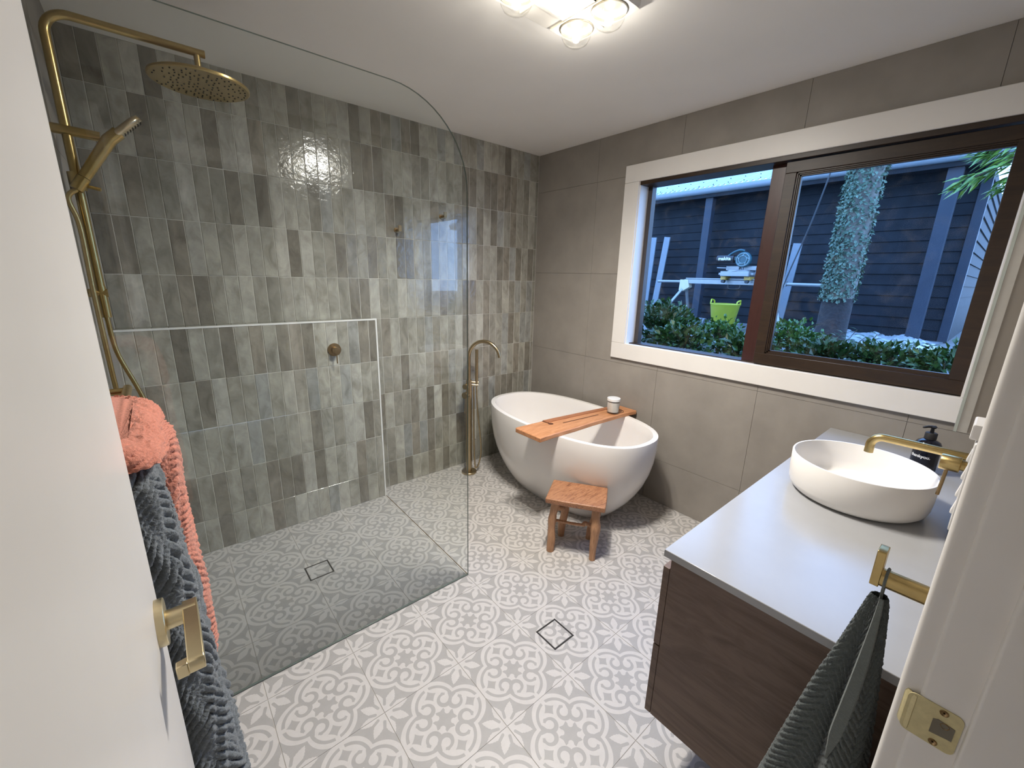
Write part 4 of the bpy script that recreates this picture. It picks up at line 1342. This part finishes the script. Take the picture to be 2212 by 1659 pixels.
# leaning planks
for q in (((4.20, 4.180, 2.19), (4.20, 4.235, GZ), 'primed plank leaning on the shed, farthest of three, beside the window frame'),
          ((4.20, 3.930, 2.185), (4.20, 4.060, GZ), 'primed plank leaning askew on the shed left of the saw, second of three'),
          ((4.10, 1.985, 2.00), (4.10, 2.06, GZ), 'primed plank leaning on the shed behind the sliding sash')):
    a, b = Vector(q[0]), Vector(q[1])
    t = thing('timber_plank', q[2], 'plank', b, group='primed planks leaning on the shed')
    MB().bar(b, a, .105, .022, (1, 0, .05)).build('board', M['plank'], t, smooth=0, bevel=.002)

# tree with a creeper
tx0, ty0 = 2.62, 1.115
tree = thing('tree_trunk', 'thick tree trunk overgrown with pale creeper standing outside the sliding sash', 'tree', (tx0, ty0, .78))
def trunk_c(z): return Vector((tx0, ty0 - .012 * (z - 1.0), z))
pts = [trunk_c(.76 + .12 * i) for i in range(9)]
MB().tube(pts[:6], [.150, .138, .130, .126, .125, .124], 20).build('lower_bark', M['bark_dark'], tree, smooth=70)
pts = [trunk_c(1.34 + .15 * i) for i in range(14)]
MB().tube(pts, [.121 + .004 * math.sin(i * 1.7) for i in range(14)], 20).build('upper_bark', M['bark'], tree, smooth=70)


def leaf(V, F, c, d, n, ln, w, fold=.25):
    d = d.normalized(); s = d.cross(n)
    if s.length < 1e-4: s = d.orthogonal()
    s.normalize(); n = s.cross(d).normalized()
    b = len(V)
    V += [c, c + d * ln * .45 + s * w * .5 + n * w * fold, c + d * ln, c + d * ln * .45 - s * w * .5 + n * w * fold, c + d * ln * .5]
    F += [(b, b + 1, b + 4), (b + 1, b + 2, b + 4), (b + 2, b + 3, b + 4), (b + 3, b, b + 4)]


def rv():
    return Vector(rng.normal(size=3)).normalized()


V = []; F = []
for i in range(5200):
    z = 1.34 + 1.5 * rng.random()
    a = rng.uniform(0, 2 * PI)
    # thick on the far-north side, sparse where the bark shows
    dens = .35 + .65 * max(0, math.cos(a - 2.2))
    if rng.random() > dens: continue
    out = Vector((math.cos(a), math.sin(a), 0))
    c = trunk_c(z) + out * (.122 + (.028 * rng.random() ** 2 if dens > .6 else .006))
    leaf(V, F, c, (rv() * .8 + Vector((0, 0, -.6)) + out * .35), out, .028 + .016 * rng.random(), .026)
mb = MB(); mb.add(V, F)
o = mb.build('creeper', M['leaf_pale'], tree, smooth=0); o['kind'] = 'stuff'

rp = thing('rope', 'thin grey rope hanging slack beside the tree trunk', 'rope', (3.0, 1.7, 1.0))
MB().tube(spline([(3.0, 1.455, 2.75), (3.0, 1.56, 2.15), (3.0, 1.70, 1.55), (3.0, 1.83, GZ + .01)], 8), .007, 6).build('strand', M['rope'], rp, smooth=60)


# shrubs under the window
def shrub(name, label, c, r, n, mat, ll, lw, up=.3, group='shrubs under the window', flat=1.0, stems=7):
    t = thing(name, label, 'shrub', (c[0], c[1], .78), group=group)
    C = Vector(c); V = []; F = []
    for i in range(n):
        d = rv()
        if d.z < -.5: d.z *= -1
        k = rng.random() ** .45
        p = C + Vector((d.x * r[0], d.y * r[1], d.z * r[2])) * k * (1 + .18 * math.sin(d.x * 7 + d.y * 5 + c[1] * 9))
        leaf(V, F, p, d * flat + rv() * .8 + Vector((0, 0, up)), (d + Vector((0, 0, .8)) + rv() * .5), ll * rng.uniform(.7, 1.25), lw * rng.uniform(.8, 1.2))
    mb = MB(); mb.add(V, F); o = mb.build('foliage', mat, t, smooth=0); o['kind'] = 'stuff'
    st = MB()
    for i in range(stems):
        d = rv(); d.z = abs(d.z) + .5; d.normalize()
        b = Vector((C.x + d.x * .04, C.y + d.y * .04, .77))
        st.tube([b, b.lerp(C, .6), C + Vector((d.x * r[0], d.y * r[1], d.z * r[2])) * .8], [.006, .005, .003], 5)
    st.build('stems', M['stem'], t, smooth=60)
    return t


shrub('leafy_shrub', 'tall leafy shrub at the far corner of the window', (.92, 1.93, 1.03), (.26, .30, .25), 1050, M['leaf_dark'], 0.0552, 0.0390)
shrub('leafy_shrub', 'loose low shrub in front of the tall leafy one, close to the glass', (.62, 1.60, .98), (.22, .26, .17), 620, M['leaf_dark'], 0.0534, 0.0390, .2)
shrub('clipped_shrub', 'round clipped shrub in front of the yellow tub', (1.05, 1.50, 1.02), (.17, .175, .165), 900, M['leaf_mid'], .034, .025)
shrub('leafy_shrub', 'low shrub between the clipped one and the mullion', (.75, 1.17, .98), (.20, .20, .14), 560, M['leaf_dark'], 0.0478, 0.0351, .25)
shrub('clipped_shrub', 'round shrub behind the left end of the sliding sash', (1.00, .98, 1.04), (.18, .20, .18), 950, M['leaf_mid'], .034, .025)
shrub('spreading_shrub', 'low spreading shrub at the foot of the tree trunk', (.85, .72, 1.00), (.20, .24, .135), 800, M['leaf_dark'], 0.0460, 0.0312, .15)
shrub('spreading_shrub', 'low spreading shrub in front of the plastic sheet', (.85, .42, 1.00), (.20, .20, .145), 700, M['leaf_dark'], 0.0460, 0.0312, .15)
shrub('spreading_shrub', 'low spreading shrub at the sash corner beside the mirror', (.80, .15, 1.01), (.18, .18, .155), 600, M['leaf_dark'], 0.0460, 0.0312, .15)
# long shoots standing out of the hedge
sh_ = thing('shoots', 'thin arching leafy shoots rising above the low shrubs', 'plant', (.95, .55, .9))
V = []; F = []; st = MB()
for k in range(12):
    b = Vector((.9 + .1 * rng.random(), .28 + .045 * k, 1.04)); e = b + Vector((.05, rng.uniform(-.07, .02), rng.uniform(.08, .17)))
    mid = b.lerp(e, .5) + Vector((0, .02, .01)); pth = spline([b, mid, e], 5); st.tube(pth, .0022, 5)
    for i, p in enumerate(pth[2:]):
        leaf(V, F, p, Vector((rng.uniform(-.4, .4), (-1) ** i * .8, .25)), Vector((0, 0, 1)), .045, .016)
st.build('stalks', M['stem'], sh_, smooth=60)
mb = MB(); mb.add(V, F); o = mb.build('leaves', M['leaf_dark'], sh_, smooth=0); o['kind'] = 'stuff'

# overhanging branch in the top corner
bn = thing('overhanging_branch', 'leafy branch hanging into the top corner of the sliding sash', 'branch', (1.5, .0, 2.4))
st = MB(); V = []; F = []
for pth in ([(1.7, -.55, 2.75), (1.6, -.05, 2.40), (1.55, .18, 2.24), (1.52, .36, 2.12)], [(1.7, -.55, 2.75), (1.62, -.10, 2.34), (1.6, .06, 2.19), (1.58, .17, 2.10)],
            [(1.75, -.5, 2.7), (1.66, -.02, 2.46), (1.62, .20, 2.34), (1.6, .30, 2.29)], [(1.75, -.55, 2.55), (1.7, -.2, 2.25), (1.7, -.02, 2.06), (1.7, .06, 1.98)]):
    p = spline(pth, 8); st.tube(p, .005, 6)
    for i, q in enumerate(p[6:]):
        for s in range(7):
            leaf(V, F, q + rv() * .04, Vector((rng.uniform(-.5, .5), .7, -.5)) + rv() * .5, Vector((-.3, 0, 1)) + rv() * .4, .10 * rng.uniform(.7, 1.2), .030)
st.build('twigs', M['stem'], bn, smooth=60)
mb = MB(); mb.add(V, F); o = mb.build('leaves', M['leaf_light'], bn, smooth=0); o['kind'] = 'stuff'

# yellow tub
tb = Vector((3.35, 2.475, GZ)); tub = thing('flexible_tub', 'yellow-green flexible tub with two handles behind the clipped shrub', 'bucket', tb)
MB().lathe([(.120, 0), (.128, .006), (.180, .335), (.186, .340), (.184, .346), (.176, .344), (.124, .012), (.02, .010)], tb, (0, 0, 1), 36).build('body', M['bucket'], tub, smooth=50)
for s in (-1, 1):
    hp_ = [tb + Vector((x, s * (.168 + abs(.05 - abs(x)) * .35), z)) for x, z in ((-.055, .335), (-.045, .375), (0, .392), (.045, .375), (.055, .335))]
    MB().tube(spline(hp_, 5), .010, 8).build('handle', M['bucket'], tub, smooth=60)

# mitre saw stand
XS = 3.55
sd_ = thing('saw_stand', 'long aluminium saw stand with splayed legs in front of the shed', 'saw stand', (XS, 2.6, GZ))
MB().box(XS - .035, XS + .035, 1.86, 3.18, 1.452, 1.512).build('main_beam', M['alu'], sd_, smooth=0, bevel=.004)
MB().box(XS - .030, XS + .030, 1.88, 3.16, 1.518, 1.532).build('track', M['alu'], sd_, smooth=0)
MB().cyl((XS, 3.15, 1.478), (XS, 3.62, 1.474), .020, 14).build('extension_bar', M['alu'], sd_, smooth=40)
MB().cyl((XS, 1.88, 1.478), (XS, 1.30, 1.474), .020, 14).build('extension_bar', M['alu'], sd_, smooth=40)
for y, s in ((3.14, 1), (2.02, -1)):
    hb_ = MB(); hb_.prism([(y + s * .10, 1.505), (y - s * .02, 1.505), (y - s * .05, 1.40), (y + s * .055, 1.335), (y + s * .105, 1.35)], lambda a, b, h: (h, a, b), XS - .045, XS + .045)
    hb_.build('leg_bracket', simple('cream_bracket', (.55, .50, .38), .45), sd_, smooth=0, bevel=.004)
    MB().bar((XS - .03, y + s * .055, 1.37), (XS - .33, y + s * .30, GZ), .034, .034, (1, 0, 0)).build('leg', M['alu'], sd_, smooth=0, bevel=.003)
    MB().bar((XS + .03, y + s * .02, 1.37), (XS + .22, y + s * .02, GZ), .034, .034, (1, 0, 0)).build('leg', M['alu'], sd_, smooth=0, bevel=.003)
mh = MB(); mh.tube(spline([(XS - .05, 2.535, 1.45), (XS - .05, 2.53, 1.405), (XS - .05, 2.46, 1.395), (XS - .05, 2.39, 1.405), (XS - .05, 2.385, 1.45)], 5), .010, 8); mh.build('carry_handle', M['saw_black'], sd_, smooth=60)

saw = thing('mitre_saw', 'teal and silver mitre saw with a round blade guard clamped on the stand', 'mitre saw', (XS, 2.46, 1.535))
def sawp(y, z, x=0): return Vector((XS + x, y, z))
mb = MB(); mb.box(XS - .16, XS + .14, 2.26, 2.62, 1.560, 1.625).box(XS - .12, XS + .10, 2.22, 2.66, 1.575, 1.605); mb.build('base', M['alu'], saw, smooth=0, bevel=.006)
MB().lathe([(.135, 0), (.135, .018), (.128, .022)], (XS - .03, 2.44, 1.624), (0, 0, 1), 32).build('turntable', M['alu'], saw, smooth=40)
mb = MB(); mb.box(XS + .02, XS + .045, 2.24, 2.40, 1.640, 1.695).box(XS + .02, XS + .045, 2.46, 2.63, 1.640, 1.695); mb.build('fence', M['alu'], saw, smooth=0, bevel=.004)
for y in (2.30, 2.60):
    MB().box(XS - .10, XS + .06, y - .035, y + .035, 1.513, 1.560).build('clamp', M['saw_yellow'], saw, smooth=0, bevel=.006)
    MB().cyl((XS - .10, y - .02, 1.495), (XS - .15, y - .02, 1.495), .022, 16).build('clamp_knob', M['saw_black'], saw, smooth=40)
MB().tube([sawp(2.44, 1.64, .06), sawp(2.46, 1.70, .07), sawp(2.42, 1.76, .02)], [.030, .026, .030], 12).build('pivot_arm', M['alu'], saw, smooth=60)
gc = sawp(2.40, 1.775, -.03)
MB().lathe([(.092, -.022), (.098, -.014), (.098, .014), (.092, .022), (.04, .026)], gc, (1, 0, 0), 40).build('blade_guard', M['saw_teal'], saw, smooth=40)
rg = MB(); rg.tube(arc_pts(gc + Vector((-.026, 0, 0)), (0, 1, 0), (0, 0, 1), .080, 0, 2 * PI, 36)[:-1], .006, 6, False, True).tube(arc_pts(gc + Vector((-.028, 0, 0)), (0, 1, 0), (0, 0, 1), .048, 0, 2 * PI, 28)[:-1], .005, 6, False, True)
for k in range(5):
    a = 2 * PI * k / 5; rg.bar(gc + Vector((-.028, math.cos(a) * .046, math.sin(a) * .046)), gc + Vector((-.026, math.cos(a + .5) * .08, math.sin(a + .5) * .08)), .010, .006, (1, 0, 0))
rg.build('guard_ribs', simple('pale_teal_rib', (.15, .24, .25), .4), saw, smooth=50)
mo = MB(); mo.cyl(sawp(2.52, 1.785, -.02), sawp(2.74, 1.785, -.02), .052, 24); moo = mo.build('motor', M['saw_black'], saw, smooth=40)
hm_ = MB(); hm_.tube(spline([sawp(2.60, 1.825, -.03), sawp(2.53, 1.870, -.04), sawp(2.46, 1.895, -.04), sawp(2.40, 1.885, -.03)], 5), .014, 10); hm_.build('handle', M['saw_teal'], saw, smooth=60)
ar_ = MB(); ar_.bar(sawp(2.52, 1.79, -.02), sawp(2.36, 1.80, -.02), .05, .05, (0, 0, 1)); ar_.build('gear_case', M['saw_teal'], saw, smooth=0, bevel=.008)
mb = MB(); mb.bar(sawp(2.70, 1.672, -.10), sawp(2.58, 1.668, -.06), .014, .014); mb.build('mitre_lever', M['alu'], saw, smooth=0)
mb = MB(); mb.box(XS - .05, XS + .01, 2.165, 2.225, 1.585, 1.635); mb.build('end_stop', M['plank'], saw, smooth=0)
tc_ = bpy.data.curves.new('lettering', 'FONT'); tc_.body = 'makita'; tc_.size = .062; tc_.align_x = 'CENTER'; tc_.extrude = .001; tc_.offset = .0012; tc_.resolution_u = 3
to = bpy.data.objects.new('lettering', tc_); COL.objects.link(to)
bpy.context.view_layer.update()
tme = bpy.data.meshes.new_from_object(to.evaluated_get(bpy.context.evaluated_depsgraph_get())); bpy.data.objects.remove(to)
tme.transform(Matrix(((0, 0, -1, -.0735), (-1, 0, 0, 2.63 - 2.46), (0, 1, 0, 1.770 - 1.535), (0, 0, 0, 1))))
tme.materials.clear(); tme.materials.append(M['print_white'])
lo = bpy.data.objects.new('lettering', tme); COL.objects.link(lo); lo.parent = moo

# crumpled plastic on the paving
ps = thing('plastic_sheet', 'crumpled pale plastic sheet lying on the paving in front of the shed', 'plastic sheet', (4.0, .9, GZ))
V = []; n1, n2 = 46, 60
for i in range(n1):
    for j in range(n2):
        a, b = i / (n1 - 1), j / (n2 - 1)
        x = 3.05 + 1.38 * a; y = .42 + 1.25 * b + .06 * math.sin(a * 9)
        h = .035 * abs(math.sin(a * 9 + 3 * math.sin(b * 7))) + .030 * abs(math.sin(b * 13 + 2.5 * a)) + .022 * rng.random()
        ed = min(a, 1 - a, b, 1 - b)
        V.append((x, y, GZ + .003 + h * min(1, ed * 8)))
mb = MB(); mb.add(V, [(i * n2 + j, (i + 1) * n2 + j, (i + 1) * n2 + j + 1, i * n2 + j + 1) for i in range(n1 - 1) for j in range(n2 - 1)])
mb.build('film', M['plastic_sheet'], ps, smooth=25)
# pale pipe offcut on the ground
pp = thing('pipe_offcut', 'short pale pipe lying on the paving left of the yellow tub', 'pipe', (3.6, 3.0, GZ))
MB().tube([(3.62, 3.24, GZ + .056), (3.60, 2.83, GZ + .056)], .055, 20).build('pipe', M['plank'], pp, smooth=40)
